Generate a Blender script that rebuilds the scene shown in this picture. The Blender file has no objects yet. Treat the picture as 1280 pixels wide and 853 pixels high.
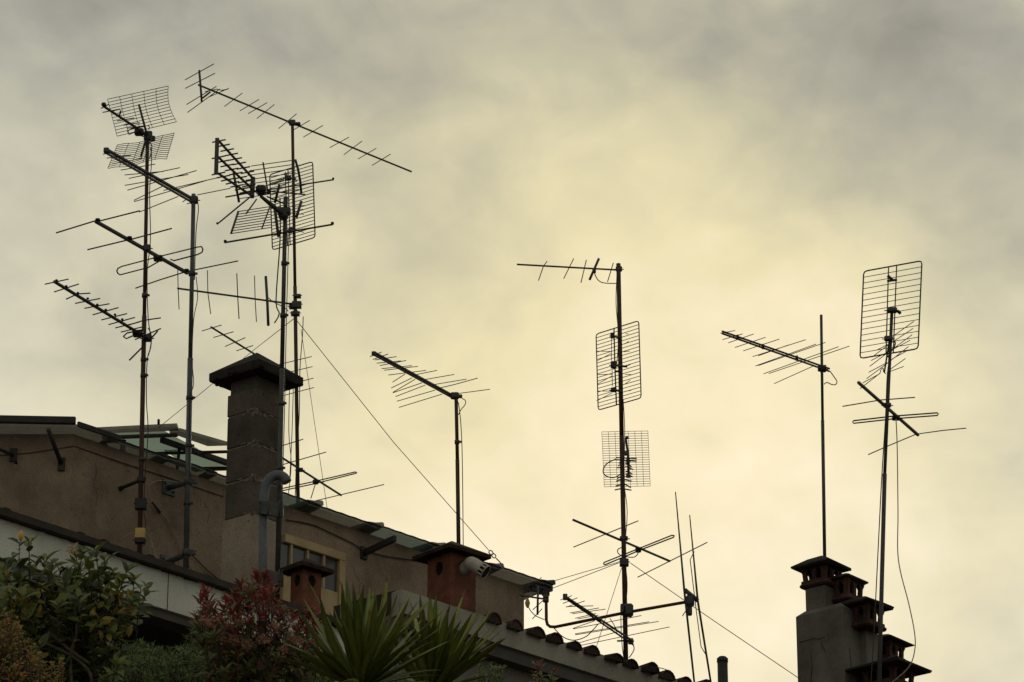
import bpy, bmesh, math, random
from mathutils import Vector as V, Matrix
R = math.radians
rnd = random.Random(7)
S = bpy.context.scene
COL = S.collection

# ---------------- camera ----------------
PITCH, FPX = R(22), 4500.0
CAM = V((0, 0, 1.6))
cd = bpy.data.cameras.new("camera"); cam = bpy.data.objects.new("camera", cd); COL.objects.link(cam)
cam.location = CAM; cam.rotation_euler = (R(90) + PITCH, 0, 0)
cd.sensor_width = 36; cd.lens = 36 * FPX / 1280; cd.clip_end = 5000
S.camera = cam
FWD = V((0, math.cos(PITCH), math.sin(PITCH))); UP = V((0, -math.sin(PITCH), math.cos(PITCH)))
def ray(x, y): return V((1, 0, 0)) * ((x - 640) / FPX) + UP * (-(y - 426.5) / FPX) + FWD
def atY(x, y, Y): d = ray(x, y); return CAM + d * (Y / d.y)
def atZ(x, y, Z): d = ray(x, y); return CAM + d * ((Z - CAM.z) / d.z)

# ---------------- world: overcast evening sky, sun hidden behind cloud ahead ----------------
W = bpy.data.worlds.new("World"); S.world = W; W.use_nodes = True
nt = W.node_tree; N = nt.nodes; L = nt.links; N.clear()
SUNDIR = ray(800, 560).normalized()
sun_el = math.asin(SUNDIR.z); sun_az = math.atan2(SUNDIR.x, SUNDIR.y)
tc = N.new('ShaderNodeTexCoord')
def math_n(op, a, b=None, c=None):
    n = N.new('ShaderNodeMath'); n.operation = op
    for i, q in enumerate((a, b, c)):
        if q is None: continue
        if isinstance(q, (int, float)): n.inputs[i].default_value = q
        else: L.new(q, n.inputs[i])
    return n.outputs[0]
def lobe(px, py, sig, amp):
    d = ray(px, py).normalized(); s = sig / FPX
    n = N.new('ShaderNodeVectorMath'); n.operation = 'DOT_PRODUCT'
    L.new(nrm.outputs[0], n.inputs[0]); n.inputs[1].default_value = d
    e = math_n('EXPONENT', math_n('MULTIPLY', math_n('SUBTRACT', n.outputs['Value'], 1.0), 1 / s ** 2))
    return math_n('MULTIPLY', e, amp)
nz0 = N.new('ShaderNodeTexNoise'); nz0.inputs['Scale'].default_value = 24; nz0.inputs['Detail'].default_value = 5
L.new(tc.outputs['Generated'], nz0.inputs['Vector'])
warp = N.new('ShaderNodeVectorMath'); warp.operation = 'MULTIPLY_ADD'
L.new(nz0.outputs['Color'], warp.inputs[0]); warp.inputs[1].default_value = (.03, .03, .03); L.new(tc.outputs['Generated'], warp.inputs[2])
sb = N.new('ShaderNodeVectorMath'); sb.operation = 'SUBTRACT'; L.new(warp.outputs[0], sb.inputs[0]); sb.inputs[1].default_value = (.015, .015, .015)
nrm = N.new('ShaderNodeVectorMath'); nrm.operation = 'NORMALIZE'; L.new(sb.outputs[0], nrm.inputs[0])
LOBES = [(780, 700, 1500, 0.28), (590, 365, 42, -0.05), (480, 335, 40, -0.05), (395, 330, 32, 0.06), (560, 545, 50, -0.04), (940, 210, 50, 0.03), (60, 20, 115, -0.238), (60, 170, 115, -0.024), (60, 320, 115, 0.015), (60, 470, 115, 0.015), (60, 620, 115, 0.016), (225, 20, 115, -0.129), (225, 170, 115, 0.024), (225, 320, 115, -0.139), (225, 470, 115, -0.113), (225, 620, 115, 0.121), (390, 20, 115, -0.202), (390, 170, 115, 0.027), (390, 320, 115, 0.132), (390, 470, 115, -0.084), (390, 620, 115, 0.04), (390, 770, 115, 0.054), (555, 20, 115, -0.056), (555, 170, 115, -0.085), (555, 320, 115, -0.217), (555, 470, 115, 0.033), (555, 620, 115, 0.02), (555, 770, 115, 0.104), (720, 20, 115, -0.129), (720, 170, 115, 0.151), (720, 320, 115, 0.075), (720, 470, 115, 0.022), (720, 620, 115, -0.017), (720, 770, 115, 0.176), (885, 20, 115, -0.191), (885, 170, 115, 0.008), (885, 320, 115, -0.062), (885, 470, 115, 0.071), (885, 620, 115, 0.034), (885, 770, 115, 0.057), (1050, 20, 115, -0.06), (1050, 170, 115, -0.223), (1050, 320, 115, 0.153), (1050, 470, 115, 0.117), (1050, 620, 115, -0.071), (1050, 770, 115, 0.17), (1215, 20, 115, -0.152), (1215, 170, 115, -0.039), (1215, 320, 115, -0.243), (1215, 470, 115, 0.119), (1215, 620, 115, -0.077), (1215, 770, 115, 0.007), (780, 640, 420, 0.104)]
t = SKYBASE = 0.38
for l in LOBES: t = math_n('ADD', lobe(*l), t)
for sc, dt, am in ((6, 4, .09), (18, 8, .24), (46, 7, .12)):
    mp = N.new('ShaderNodeMapping'); mp.inputs['Scale'].default_value = (1, 1, 1.35); mp.inputs['Rotation'].default_value = (0, .5, 0); L.new(tc.outputs['Generated'], mp.inputs[0])
    nz = N.new('ShaderNodeTexNoise'); nz.inputs['Scale'].default_value = sc; nz.inputs['Detail'].default_value = dt
    nz.inputs['Roughness'].default_value = .5; nz.inputs['Distortion'].default_value = .4
    L.new(mp.outputs[0], nz.inputs['Vector'])
    t = math_n('ADD', math_n('MULTIPLY', math_n('SUBTRACT', nz.outputs[0], .5), am * 2), t)
cr = N.new('ShaderNodeValToRGB'); L.new(t, cr.inputs[0])
stops = [(0, (.09, .085, .07)), (.2, (.225, .225, .18)), (.36, (.365, .355, .285)), (.5, (.52, .49, .33)), (.75, (.80, .71, .43)), (1, (1.0, .87, .625))]
e = cr.color_ramp.elements
while len(e) < len(stops): e.new(.5)
for q, (p, c) in zip(e, stops): q.position = p; q.color = c + (1,)
sky = N.new('ShaderNodeTexSky'); sky.sky_type = 'NISHITA'; sky.sun_disc = False
sky.sun_elevation = sun_el; sky.sun_rotation = sun_az; sky.dust_density = 3
b1 = N.new('ShaderNodeBackground'); b1.inputs[1].default_value = .05; L.new(sky.outputs[0], b1.inputs[0])
# the cloud is yellowish where the hidden sun lights it and greyer away from it
bw = N.new('ShaderNodeRGBToBW'); L.new(cr.outputs[0], bw.inputs[0])
grey = N.new('ShaderNodeVectorMath'); grey.operation = 'MULTIPLY'; L.new(bw.outputs[0], grey.inputs[0]); grey.inputs[1].default_value = (.98, 1.0, .93)
cm = N.new('ShaderNodeMix'); cm.data_type = 'RGBA'; L.new(cr.outputs[0], cm.inputs[6]); L.new(grey.outputs[0], cm.inputs[7])
L.new(math_n('MAXIMUM', math_n('SUBTRACT', .62, math_n('ADD', lobe(800, 380, 480, .62), lobe(560, 800, 400, .1))), 0.0), cm.inputs[0])
b2 = N.new('ShaderNodeBackground'); b2.inputs[1].default_value = 1.0; L.new(cm.outputs[2], b2.inputs[0])
mx = N.new('ShaderNodeMixShader'); mx.inputs[0].default_value = .97
L.new(b1.outputs[0], mx.inputs[1]); L.new(b2.outputs[0], mx.inputs[2])
wo = N.new('ShaderNodeOutputWorld'); L.new(mx.outputs[0], wo.inputs[0])

sd = bpy.data.lights.new("sun", 'SUN'); sd.energy = .5; sd.angle = R(14); sd.color = (1, .88, .7)
so = bpy.data.objects.new("sun", sd); COL.objects.link(so)
so.rotation_euler = SUNDIR.to_track_quat('Z', 'Y').to_euler(); so.location = (5, 60, 60)
S.view_settings.view_transform = 'Standard'; S.view_settings.look = 'None'
S.view_settings.exposure = 0; S.view_settings.gamma = 1

# ---------------- materials ----------------
def mat(name, col, col2=None, rough=.7, metal=0, scale=8, bump=.2, bscale=None, lo=.35, hi=.65, trans=0, spec=.3, detail=6, streak=None):
    m = bpy.data.materials.new(name); m.use_nodes = True
    n = m.node_tree.nodes; l = m.node_tree.links
    p = n['Principled BSDF']; p.inputs['Roughness'].default_value = rough; p.inputs['Metallic'].default_value = metal
    p.inputs['Specular IOR Level'].default_value = spec
    c = n.new('ShaderNodeTexCoord'); src = c.outputs['Object']
    if streak:
        mp = n.new('ShaderNodeMapping'); mp.inputs['Scale'].default_value = streak; l.new(src, mp.inputs[0]); src = mp.outputs[0]
    z = n.new('ShaderNodeTexNoise'); z.inputs['Scale'].default_value = scale; z.inputs['Detail'].default_value = detail; z.inputs['Roughness'].default_value = .65
    l.new(src, z.inputs['Vector'])
    r = n.new('ShaderNodeValToRGB'); l.new(z.outputs[0], r.inputs[0])
    r.color_ramp.elements[0].position = lo; r.color_ramp.elements[1].position = hi
    r.color_ramp.elements[0].color = tuple(col) + (1,); r.color_ramp.elements[1].color = tuple(col2 or [q * 1.35 for q in col]) + (1,)
    l.new(r.outputs[0], p.inputs['Base Color'])
    if bump:
        z2 = n.new('ShaderNodeTexNoise'); z2.inputs['Scale'].default_value = bscale or scale * 6; z2.inputs['Detail'].default_value = 4
        l.new(c.outputs['Object'], z2.inputs['Vector'])
        b = n.new('ShaderNodeBump'); b.inputs['Strength'].default_value = bump; b.inputs['Distance'].default_value = .02
        l.new(z2.outputs[0], b.inputs['Height']); l.new(b.outputs[0], p.inputs['Normal'])
    if trans:
        tb = n.new('ShaderNodeBsdfTranslucent'); l.new(r.outputs[0], tb.inputs[0])
        mxs = n.new('ShaderNodeMixShader'); mxs.inputs[0].default_value = trans
        l.new(p.outputs[0], mxs.inputs[1]); l.new(tb.outputs[0], mxs.inputs[2]); l.new(mxs.outputs[0], n['Material Output'].inputs[0])
    return m
def wall_mat(name, base, dark, light, pits=True):
    m = bpy.data.materials.new(name); m.use_nodes = True
    n = m.node_tree.nodes; l = m.node_tree.links; p = n['Principled BSDF']; p.inputs['Roughness'].default_value = .95; p.inputs['Specular IOR Level'].default_value = .1
    c = n.new('ShaderNodeTexCoord')
    def noise(s, d, v=None, ro=.6):
        z = n.new('ShaderNodeTexNoise'); z.inputs['Scale'].default_value = s; z.inputs['Detail'].default_value = d; z.inputs['Roughness'].default_value = ro
        l.new(v or c.outputs['Object'], z.inputs['Vector']); return z.outputs[0]
    def ramp(v, a, b, ca, cb):
        r = n.new('ShaderNodeValToRGB'); l.new(v, r.inputs[0]); r.color_ramp.elements[0].position = a; r.color_ramp.elements[1].position = b
        r.color_ramp.elements[0].color = ca; r.color_ramp.elements[1].color = cb; return r.outputs[0]
    def mix(f, a, b, mode='MIX'):
        x = n.new('ShaderNodeMix'); x.data_type = 'RGBA'; x.blend_type = mode
        for s, q in ((x.inputs[0], f), (x.inputs[6], a), (x.inputs[7], b)):
            if isinstance(q, (float, tuple)): s.default_value = q
            else: l.new(q, s)
        return x.outputs[2]
    big = ramp(noise(1.6, 8, None, .7), .38, .62, dark + (1,), base + (1,))
    mp = n.new('ShaderNodeMapping'); mp.inputs['Scale'].default_value = (2.6, 2.6, .9); l.new(c.outputs['Object'], mp.inputs[0])
    st = ramp(noise(1.5, 7, mp.outputs[0]), .45, .85, (0, 0, 0, 1), (.55, .55, .55, 1))
    k = mix(st, big, light + (1,))
    grain = ramp(noise(70, 4), .3, .7, (.78, .78, .78, 1), (1.18, 1.18, 1.18, 1)) if pits else ramp(noise(40, 4), .3, .7, (.92, .92, .92, 1), (1.06, 1.06, 1.06, 1))
    k = mix(1.0, k, grain, 'MULTIPLY')
    if pits:
        pv = ramp(noise(48, 2, None, .4), .27, .33, (.45, .45, .45, 1), (1, 1, 1, 1)); k = mix(1.0, k, pv, 'MULTIPLY')
    l.new(k, p.inputs['Base Color'])
    b = n.new('ShaderNodeBump'); b.inputs['Strength'].default_value = .5; b.inputs['Distance'].default_value = .01
    l.new(noise(45, 5), b.inputs['Height']); l.new(b.outputs[0], p.inputs['Normal'])
    return m
M = {}
M['render'] = wall_mat('brown_render', (.31, .235, .165), (.18, .135, .098), (.38, .29, .21))
M['pale_render'] = wall_mat('pale_render', (.35, .285, .215), (.25, .20, .15), (.42, .35, .27))
M['stack_render'] = wall_mat('grey_stack_render', (.17, .157, .13), (.09, .082, .07), (.22, .20, .165), False)
M['block'] = wall_mat('concrete_block', (.125, .103, .08), (.07, .06, .048), (.17, .14, .11))
M['cap'] = mat('dark_concrete', (.022, .018, .015), (.05, .042, .035), 1, scale=6, bump=.4, spec=.08)
M['mortar'] = mat('mortar', (.17, .14, .105), (.25, .2, .15), .95, scale=14, bump=.5)
M['fascia'] = wall_mat('white_fascia', (.66, .65, .57), (.54, .53, .46), (.72, .71, .64), False)
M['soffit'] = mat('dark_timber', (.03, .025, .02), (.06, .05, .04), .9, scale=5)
M['gutter'] = wall_mat('grey_eaves_render', (.36, .335, .275), (.24, .22, .18), (.42, .39, .325), False)
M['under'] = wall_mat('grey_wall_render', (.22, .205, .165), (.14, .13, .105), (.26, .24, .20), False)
M['dark_band'] = mat('dark_grey_band', (.07, .065, .055), (.10, .09, .08), .9, scale=4)  # plain dark grey for cracks, joint, soffit board and eave strip
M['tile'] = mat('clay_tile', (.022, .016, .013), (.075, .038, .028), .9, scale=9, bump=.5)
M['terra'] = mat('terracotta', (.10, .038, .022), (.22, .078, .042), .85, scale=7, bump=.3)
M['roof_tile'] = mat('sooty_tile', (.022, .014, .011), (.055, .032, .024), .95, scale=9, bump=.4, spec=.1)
M['terra_dark'] = mat('weathered_terracotta', (.024, .015, .012), (.10, .042, .028), .9, scale=9, bump=.4)
M['metal'] = mat('dark_galvanised', (.05, .05, .05), (.085, .085, .082), .55, .3, scale=30, bump=0)
M['alu'] = mat('weathered_aluminium', (.045, .043, .04), (.07, .066, .06), .6, .2, scale=20, bump=0)
M['rust'] = mat('rusty_steel', (.05, .025, .018), (.10, .05, .035), .8, 0, scale=12, bump=.2, streak=(3, 3, 1))
M['grey_pole'] = mat('grey_painted_steel', (.07, .077, .082), (.12, .13, .135), .5, .1, scale=14, bump=.05)
M['plastic'] = mat('black_plastic', (.015, .015, .015), (.03, .03, .03), .5, scale=20, bump=0)
M['cable'] = mat('dark_coax', (.025, .022, .02), (.05, .045, .04), .6, scale=20, bump=0)
M['cable_pale'] = mat('pale_coax', (.30, .25, .17), (.40, .34, .24), .6, scale=20, bump=0)
M['yellow_box'] = mat('yellowed_box', (.48, .31, .10), (.62, .42, .16), .5, scale=10, bump=0)
M['cream'] = mat('cream_frame', (.38, .28, .14), (.48, .36, .19), .7, scale=5, bump=.05)
M['sheet'] = mat('weathered_sheet', (.20, .20, .18), (.30, .30, .27), .6, 0, scale=7, bump=.1, trans=.30)
M['sheet_teal'] = mat('teal_weathered_sheet', (.13, .19, .175), (.21, .28, .25), .6, 0, scale=6, bump=.1, trans=.38)
M['dark_steel'] = mat('dark_steel', (.022, .020, .018), (.04, .036, .032), .6, 0, scale=8, bump=.05)
M['duct'] = mat('white_duct', (.36, .32, .27), (.50, .45, .38), .6, scale=12, bump=.1)
M['conduit'] = mat('blue_grey_conduit', (.08, .088, .092), (.13, .14, .145), .55, 0, scale=16, bump=.1)
M['pane'] = mat('window_glass', (.055, .055, .05), (.075, .075, .07), .15, 0, scale=3, bump=0, spec=.5)
M['glass'] = mat('teal_glass', (.19, .28, .25), (.27, .37, .33), .35, 0, scale=10, bump=.1, trans=.55)
M['ground'] = mat('ground', (.06, .055, .04), (.10, .09, .07), .95, scale=.6, bump=.2)
M['hole'] = mat('black_hollow', (.008, .007, .006), (.012, .011, .01), 1, scale=5, bump=0)  # near-black colour standing in for the shade inside openings
M['bark'] = mat('bark', (.06, .045, .03), (.11, .085, .06), .9, scale=20, bump=.5)
M['lemon1'] = mat('citrus_leaf', (.10, .13, .028), (.19, .215, .05), .45, scale=6, bump=0, trans=.25)
M['lemon2'] = mat('citrus_leaf_yellow', (.16, .14, .025), (.30, .22, .04), .5, scale=6, bump=0, trans=.25)
M['lemon3'] = mat('citrus_leaf_dark', (.04, .06, .018), (.07, .095, .03), .5, scale=6, bump=0, trans=.15)
M['fruit'] = mat('lemon_skin', (.55, .33, .03), (.65, .42, .05), .5, scale=20, bump=.1)
M['blossom'] = mat('dry_blossom', (.42, .30, .16), (.55, .42, .26), .8, scale=20, bump=0, trans=.3)
M['red1'] = mat('red_young_leaf', (.25, .035, .035), (.40, .075, .065), .5, scale=8, bump=0, trans=.3)
M['red2'] = mat('dark_red_leaf', (.11, .04, .025), (.18, .07, .04), .5, scale=8, bump=0, trans=.3)
M['pink'] = mat('pinkish_flower', (.28, .13, .09), (.42, .22, .15), .8, scale=8, bump=0, trans=.3)
M['green1'] = mat('green_leaf', (.095, .12, .03), (.16, .18, .05), .5, scale=8, bump=0, trans=.25)
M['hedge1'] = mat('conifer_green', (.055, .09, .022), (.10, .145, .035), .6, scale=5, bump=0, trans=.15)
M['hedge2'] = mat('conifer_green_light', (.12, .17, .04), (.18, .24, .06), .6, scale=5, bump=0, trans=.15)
M['small1'] = mat('small_olive_leaf', (.17, .145, .03), (.34, .26, .05), .6, scale=5, bump=0, trans=.25)
M['small2'] = mat('small_rusty_leaf', (.25, .12, .04), (.38, .19, .07), .6, scale=5, bump=0, trans=.25)
M['leaf_tip'] = mat('withered_tip', (.14, .09, .04), (.2, .14, .06), .8)
M['yucca'] = mat('yucca_leaf', (.17, .205, .035), (.31, .335, .07), .5, scale=3, bump=.05, trans=.2, streak=(1, 1, 1))
M['yucca_dark'] = mat('yucca_leaf_dark', (.10, .14, .03), (.18, .22, .05), .5, scale=3, bump=.05, trans=.1)

for nm, tint, fac in (('glass', (.50, .57, .55), .76), ('sheet', (.62, .61, .58), .30), ('sheet_teal', (.58, .63, .62), .38)):
    nt_ = M[nm].node_tree; out_ = nt_.nodes['Material Output']; src_ = out_.inputs[0].links[0].from_socket
    tr_ = nt_.nodes.new('ShaderNodeBsdfTransparent'); tr_.inputs[0].default_value = tint + (1,)
    mm_ = nt_.nodes.new('ShaderNodeMixShader'); mm_.inputs[0].default_value = fac
    nt_.links.new(src_, mm_.inputs[1]); nt_.links.new(tr_.outputs[0], mm_.inputs[2]); nt_.links.new(mm_.outputs[0], out_.inputs[0])

for nm, amt in (('tile', .9), ('yucca', .55), ('yucca_dark', .5), ('lemon1', .6), ('lemon3', .5), ('red1', .6), ('red2', .6), ('green1', .6), ('block', .35)):
    nt_ = M[nm].node_tree; pr_ = nt_.nodes['Principled BSDF']; lk = pr_.inputs['Base Color'].links[0]; src_ = lk.from_socket
    oi_ = nt_.nodes.new('ShaderNodeObjectInfo'); mr_ = nt_.nodes.new('ShaderNodeMapRange'); mr_.inputs[3].default_value = 1 - amt / 2; mr_.inputs[4].default_value = 1 + amt / 2
    nt_.links.new(oi_.outputs['Random'], mr_.inputs[0]); hs_ = nt_.nodes.new('ShaderNodeHueSaturation'); nt_.links.new(mr_.outputs[0], hs_.inputs['Value'])
    nt_.links.new(src_, hs_.inputs['Color']); nt_.links.new(hs_.outputs[0], pr_.inputs['Base Color'])
# ---------------- mesh helpers ----------------
class MB:
    def __init__(s): s.v = []; s.f = []; s.mi = []; s.sm = []; s.cur = 0
    def add(s, vs, fs, smooth=False):
        o = len(s.v); s.v += [V(q) for q in vs]
        for f in fs: s.f.append([i + o for i in f]); s.mi.append(s.cur); s.sm.append(smooth)
    def box(s, c, ax, ay, az):      # half-axis vectors
        c = V(c); ax, ay, az = V(ax), V(ay), V(az)
        vs = [c + ax * i + ay * j + az * k for k in (-1, 1) for j in (-1, 1) for i in (-1, 1)]
        s.add(vs, [(0, 2, 3, 1), (4, 5, 7, 6), (0, 1, 5, 4), (2, 6, 7, 3), (0, 4, 6, 2), (1, 3, 7, 5)])
    def cbox(s, c, ax, ay, az, b=.15):   # chamfered box
        c = V(c); A = [V(ax), V(ay), V(az)]; m = min(a.length for a in A) * b * 2
        pts = []
        for i in (-1, 1):
            for j in (-1, 1):
                for k in (-1, 1):
                    sg = (i, j, k)
                    for q in range(3):
                        p = c.copy()
                        for w in range(3):
                            l = A[w].length; p += A[w] * (sg[w] * ((l - m) / l if w == q else 1) if False else sg[w] * (1 if w == q else (l - m) / l))
                        pts.append(p)
        s.hull(pts)
    def hull(s, pts, smooth=False):
        bm = bmesh.new()
        for p in pts: bm.verts.new(p)
        bmesh.ops.convex_hull(bm, input=bm.verts)
        bmesh.ops.dissolve_limit(bm, angle_limit=.01, verts=bm.verts, edges=bm.edges)
        bm.verts.index_update(); vs = [v.co.copy() for v in bm.verts]
        s.add(vs, [[v.index for v in f.verts] for f in bm.faces], smooth); bm.free()
    def tube(s, pts, r, n=6, closed=False, caps=True):
        pts = [V(p) for p in pts]; k = len(pts)
        rs = r if isinstance(r, (list, tuple)) else [r] * k
        T = []
        for i in range(k):
            a = pts[(i - 1) % k] if (closed or i > 0) else pts[0]; b = pts[(i + 1) % k] if (closed or i < k - 1) else pts[-1]
            d = b - a; T.append(d.normalized() if d.length > 1e-9 else V((0, 0, 1)))
        u = T[0].orthogonal().normalized(); vs = []
        for i in range(k):
            u = (u - T[i] * u.dot(T[i])); u = u.normalized() if u.length > 1e-6 else T[i].orthogonal().normalized()
            w = T[i].cross(u)
            for j in range(n):
                a = 2 * math.pi * j / n; vs.append(pts[i] + (u * math.cos(a) + w * math.sin(a)) * rs[i])
        fs = []
        for i in range(k if closed else k - 1):
            for j in range(n):
                a = i * n + j; b = i * n + (j + 1) % n; c = ((i + 1) % k) * n + (j + 1) % n; d = ((i + 1) % k) * n + j
                fs.append((a, b, c, d))
        s.add(vs, fs, True)
        if caps and not closed:
            o = len(s.v) - k * n
            s.f.append(list(range(o, o + n))[::-1]); s.mi.append(s.cur); s.sm.append(False)
            s.f.append(list(range(o + (k - 1) * n, o + k * n))); s.mi.append(s.cur); s.sm.append(False)
    def prism(s, poly, d):      # polygon extruded by d
        poly = [V(p) for p in poly]; d = V(d); n = len(poly)
        s.add(poly + [p + d for p in poly], [list(range(n))[::-1], list(range(n, 2 * n))] + [(i, (i + 1) % n, (i + 1) % n + n, i + n) for i in range(n)])
    def mesh(s, name, mats, off=V((0, 0, 0))):
        me = bpy.data.meshes.new(name); me.from_pydata([tuple(q - off) for q in s.v], [], s.f)
        for m in (mats if isinstance(mats, (list, tuple)) else [mats]): me.materials.append(M[m] if isinstance(m, str) else m)
        me.polygons.foreach_set('material_index', s.mi); me.polygons.foreach_set('use_smooth', s.sm)
        me.update(); return me
BASE = {}
def thing(name, label, cat, loc, group=None):
    o = bpy.data.objects.new(name, None); COL.objects.link(o); o.location = loc; o.empty_display_size = .1
    o['label'] = label; o['category'] = cat
    if group: o['group'] = group
    BASE[o.name] = V(loc); return o
def part(name, mb, m, parent, label=None, kind=None):
    off = BASE[parent.name]
    o = bpy.data.objects.new(name, mb.mesh(name, m, off)); COL.objects.link(o); o.parent = parent
    BASE[o.name] = off
    if label: o['label'] = label
    if kind: o['kind'] = kind
    return o
def solo(name, mb, m, label, cat, group=None, loc=None):
    loc = V(loc) if loc is not None else (mb.v[0].copy() if mb.v else V((0, 0, 0)))
    o = bpy.data.objects.new(name, mb.mesh(name, m, loc)); COL.objects.link(o); o.location = loc
    o['label'] = label; o['category'] = cat
    if group: o['group'] = group
    BASE[o.name] = loc; return o
def struct(name, mb, m):
    o = bpy.data.objects.new(name, mb.mesh(name, m)); COL.objects.link(o); o['kind'] = 'structure'; return o
def ctx(ox, oy, s): return lambda p: (ox + p[0] * s, oy + p[1] * s)
ID = lambda p: (p[0], p[1])
PXM = 145.0
def rp(w): return w / 2 / PXM      # radius of something w photo pixels wide at 31 m
def smooth_path(pts, n=6):
    out = []; P = [pts[0]] + list(pts) + [pts[-1]]
    for i in range(1, len(P) - 2):
        for k in range(n):
            t = k / n; a, b, c, d = P[i - 1], P[i], P[i + 1], P[i + 2]
            out.append(.5 * ((2 * b) + (c - a) * t + (2 * a - 5 * b + 4 * c - d) * t * t + (3 * b - a - 3 * c + d) * t ** 3))
    out.append(pts[-1]); return out

# ================= SETTING =================
g = MB(); g.add([(-1500, -300, 0), (1500, -300, 0), (1500, 3000, 0), (-1500, 3000, 0)], [(0, 1, 2, 3)]); struct('ground', g, 'ground')
g = MB(); g.box((0, 26, 2.1), (30, 0, 0), (0, 12, 0), (0, 0, 2.1)); struct('garden_terrace', g, 'ground')
TERR = 4.2
UPZ = V((0, 0, 1))

# ---- upper rendered house: wall planes ----
E0 = atY(92, 543, 29.0); ZW = E0.z
ER = atZ(655, 733, ZW)
EDIR = (ER - E0).normalized(); ENRM = V((EDIR.y, -EDIR.x, 0))        # points towards the camera
def onpl(x, y, p0, n): d = ray(x, y); return CAM + d * ((p0 - CAM).dot(n) / d.dot(n))
def onwall(x, y, off=0): return onpl(x, y, E0 + ENRM * off, ENRM)
LN = V((0, -1, 0))
def onleft(x, y, off=0): return onpl(x, y, E0 + LN * off, LN)
EL = V((E0.x - 3.2, E0.y, ZW))
house = thing('rendered_house', 'brown rendered upper house with a sloping line of overhanging roof sheets behind the masts', 'house', (E0.x, E0.y, TERR))
w = MB()
hd = 6.0
foot = [EL, E0, ER, ER - ENRM * hd, V((EL.x, EL.y + hd + 2, ZW))]
w.prism([V((p.x, p.y, TERR)) for p in foot], (0, 0, ZW - TERR))
part('wall', w, 'render', house)
# string course (a cable-thin moulding) following the walls
w = MB()
pa = [onwall(x, y, .006) for x, y in ((94, 557), (150, 577), (215, 598), (279, 620))]
w.tube([onleft(-20, 570, .006), onleft(40, 565, .006), onleft(91, 557, .006)] + pa, .012, 5)
part('moulding', w, 'render', house)
# left flat overhanging roof
def slab(name, pts, th, m, parent, up=True, label=None):
    w = MB(); w.prism(pts, (0, 0, th)); return part(name, w, m, parent, label)
ZC = ZW + .012
P = lambda x, y: atZ(x, y, ZC)
fr = [V((EL.x, E0.y - .34, ZC)), P(98, 534.5), P(151, 552.5), onwall(131, 556) * 1.0]
fr[3].z = ZC; inner = [V((E0.x + .4, E0.y + 1.6, ZC)), V((EL.x, E0.y + 1.6, ZC))]
slab('roof_sheet', fr + inner, .028, 'sheet', house)
w = MB(); a = V((EL.x, E0.y - .37, ZC + .035)); b = P(95, 532.5) + V((0, -.03, .03)); b.z = ZC + .035
w.cbox((a + b) / 2, (b - a) / 2, (0, .022, 0), (0, 0, .033)); part('roof_edge_beam', w, 'dark_steel', house)
a = P(97, 534.5); b = P(151, 552.5); a.z = b.z = ZC + .03
w = MB(); dd = (b - a).normalized(); w.cbox((a + b) / 2, (b - a) / 2, UPZ.cross(dd) * .012, (0, 0, .025)); part('roof_edge_beam', w, 'dark_steel', house)
for (x0, y0, x1, y1, ww) in ((60, 536, 77, 581, 8), (-4, 560, 17, 569.5, 6)):
    w = MB(); b = onleft(x1, y1, .0); a = atY(x0, y0, E0.y - .3)
    w.tube([a, b], rp(ww) * .8, 6); w.cbox(b + V((0, -.01, 0)), (.03, 0, 0), (0, .01, 0), (0, 0, .06)); part('strut', w, 'dark_steel', house)
w = MB(); a = onwall(454, 692, 0); b = atZ(494, 673, a.z); b = a + (b - a).normalized() * min((b - a).length, .6)
w.cbox((a + b) / 2, (b - a) / 2, (b - a).normalized().cross(UPZ) * .02, (0, 0, .03)); w.cbox(a + ENRM * .01, EDIR * .04, ENRM * .012, (0, 0, .06)); part('strut', w, 'dark_steel', house)
for q_, sx, sz in ((onleft(17, 571, 0), .05, .09), (onleft(20, 583, 0), .035, .05)):
    w = MB(); nn_ = 9; poly = [V((q_.x + sx * math.cos(a) * rnd.uniform(.6, 1.2), q_.y, q_.z + sz * math.sin(a) * rnd.uniform(.6, 1.3))) for a in [2 * math.pi * i / nn_ for i in range(nn_)]]
    w.prism(poly, (0, -.004, 0)); part('mortar_patch', w, 'mortar' if sx != .06 else 'dark_band', house)
for pts in (((118, 575), (121, 590), (117, 604), (122, 618), (120, 633)), ((480, 702), (484, 716), (481, 730)), ((440, 705), (445, 720), (450, 728), (449, 742)), ((255, 628), (262, 640), (259, 655))):
    w = MB(); w.tube([onwall(x, y, .0) for x, y in pts], [.0015 + .0012 * (i % 2) for i in range(len(pts))], 4); part('crack', w, 'dark_band', house)
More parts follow.
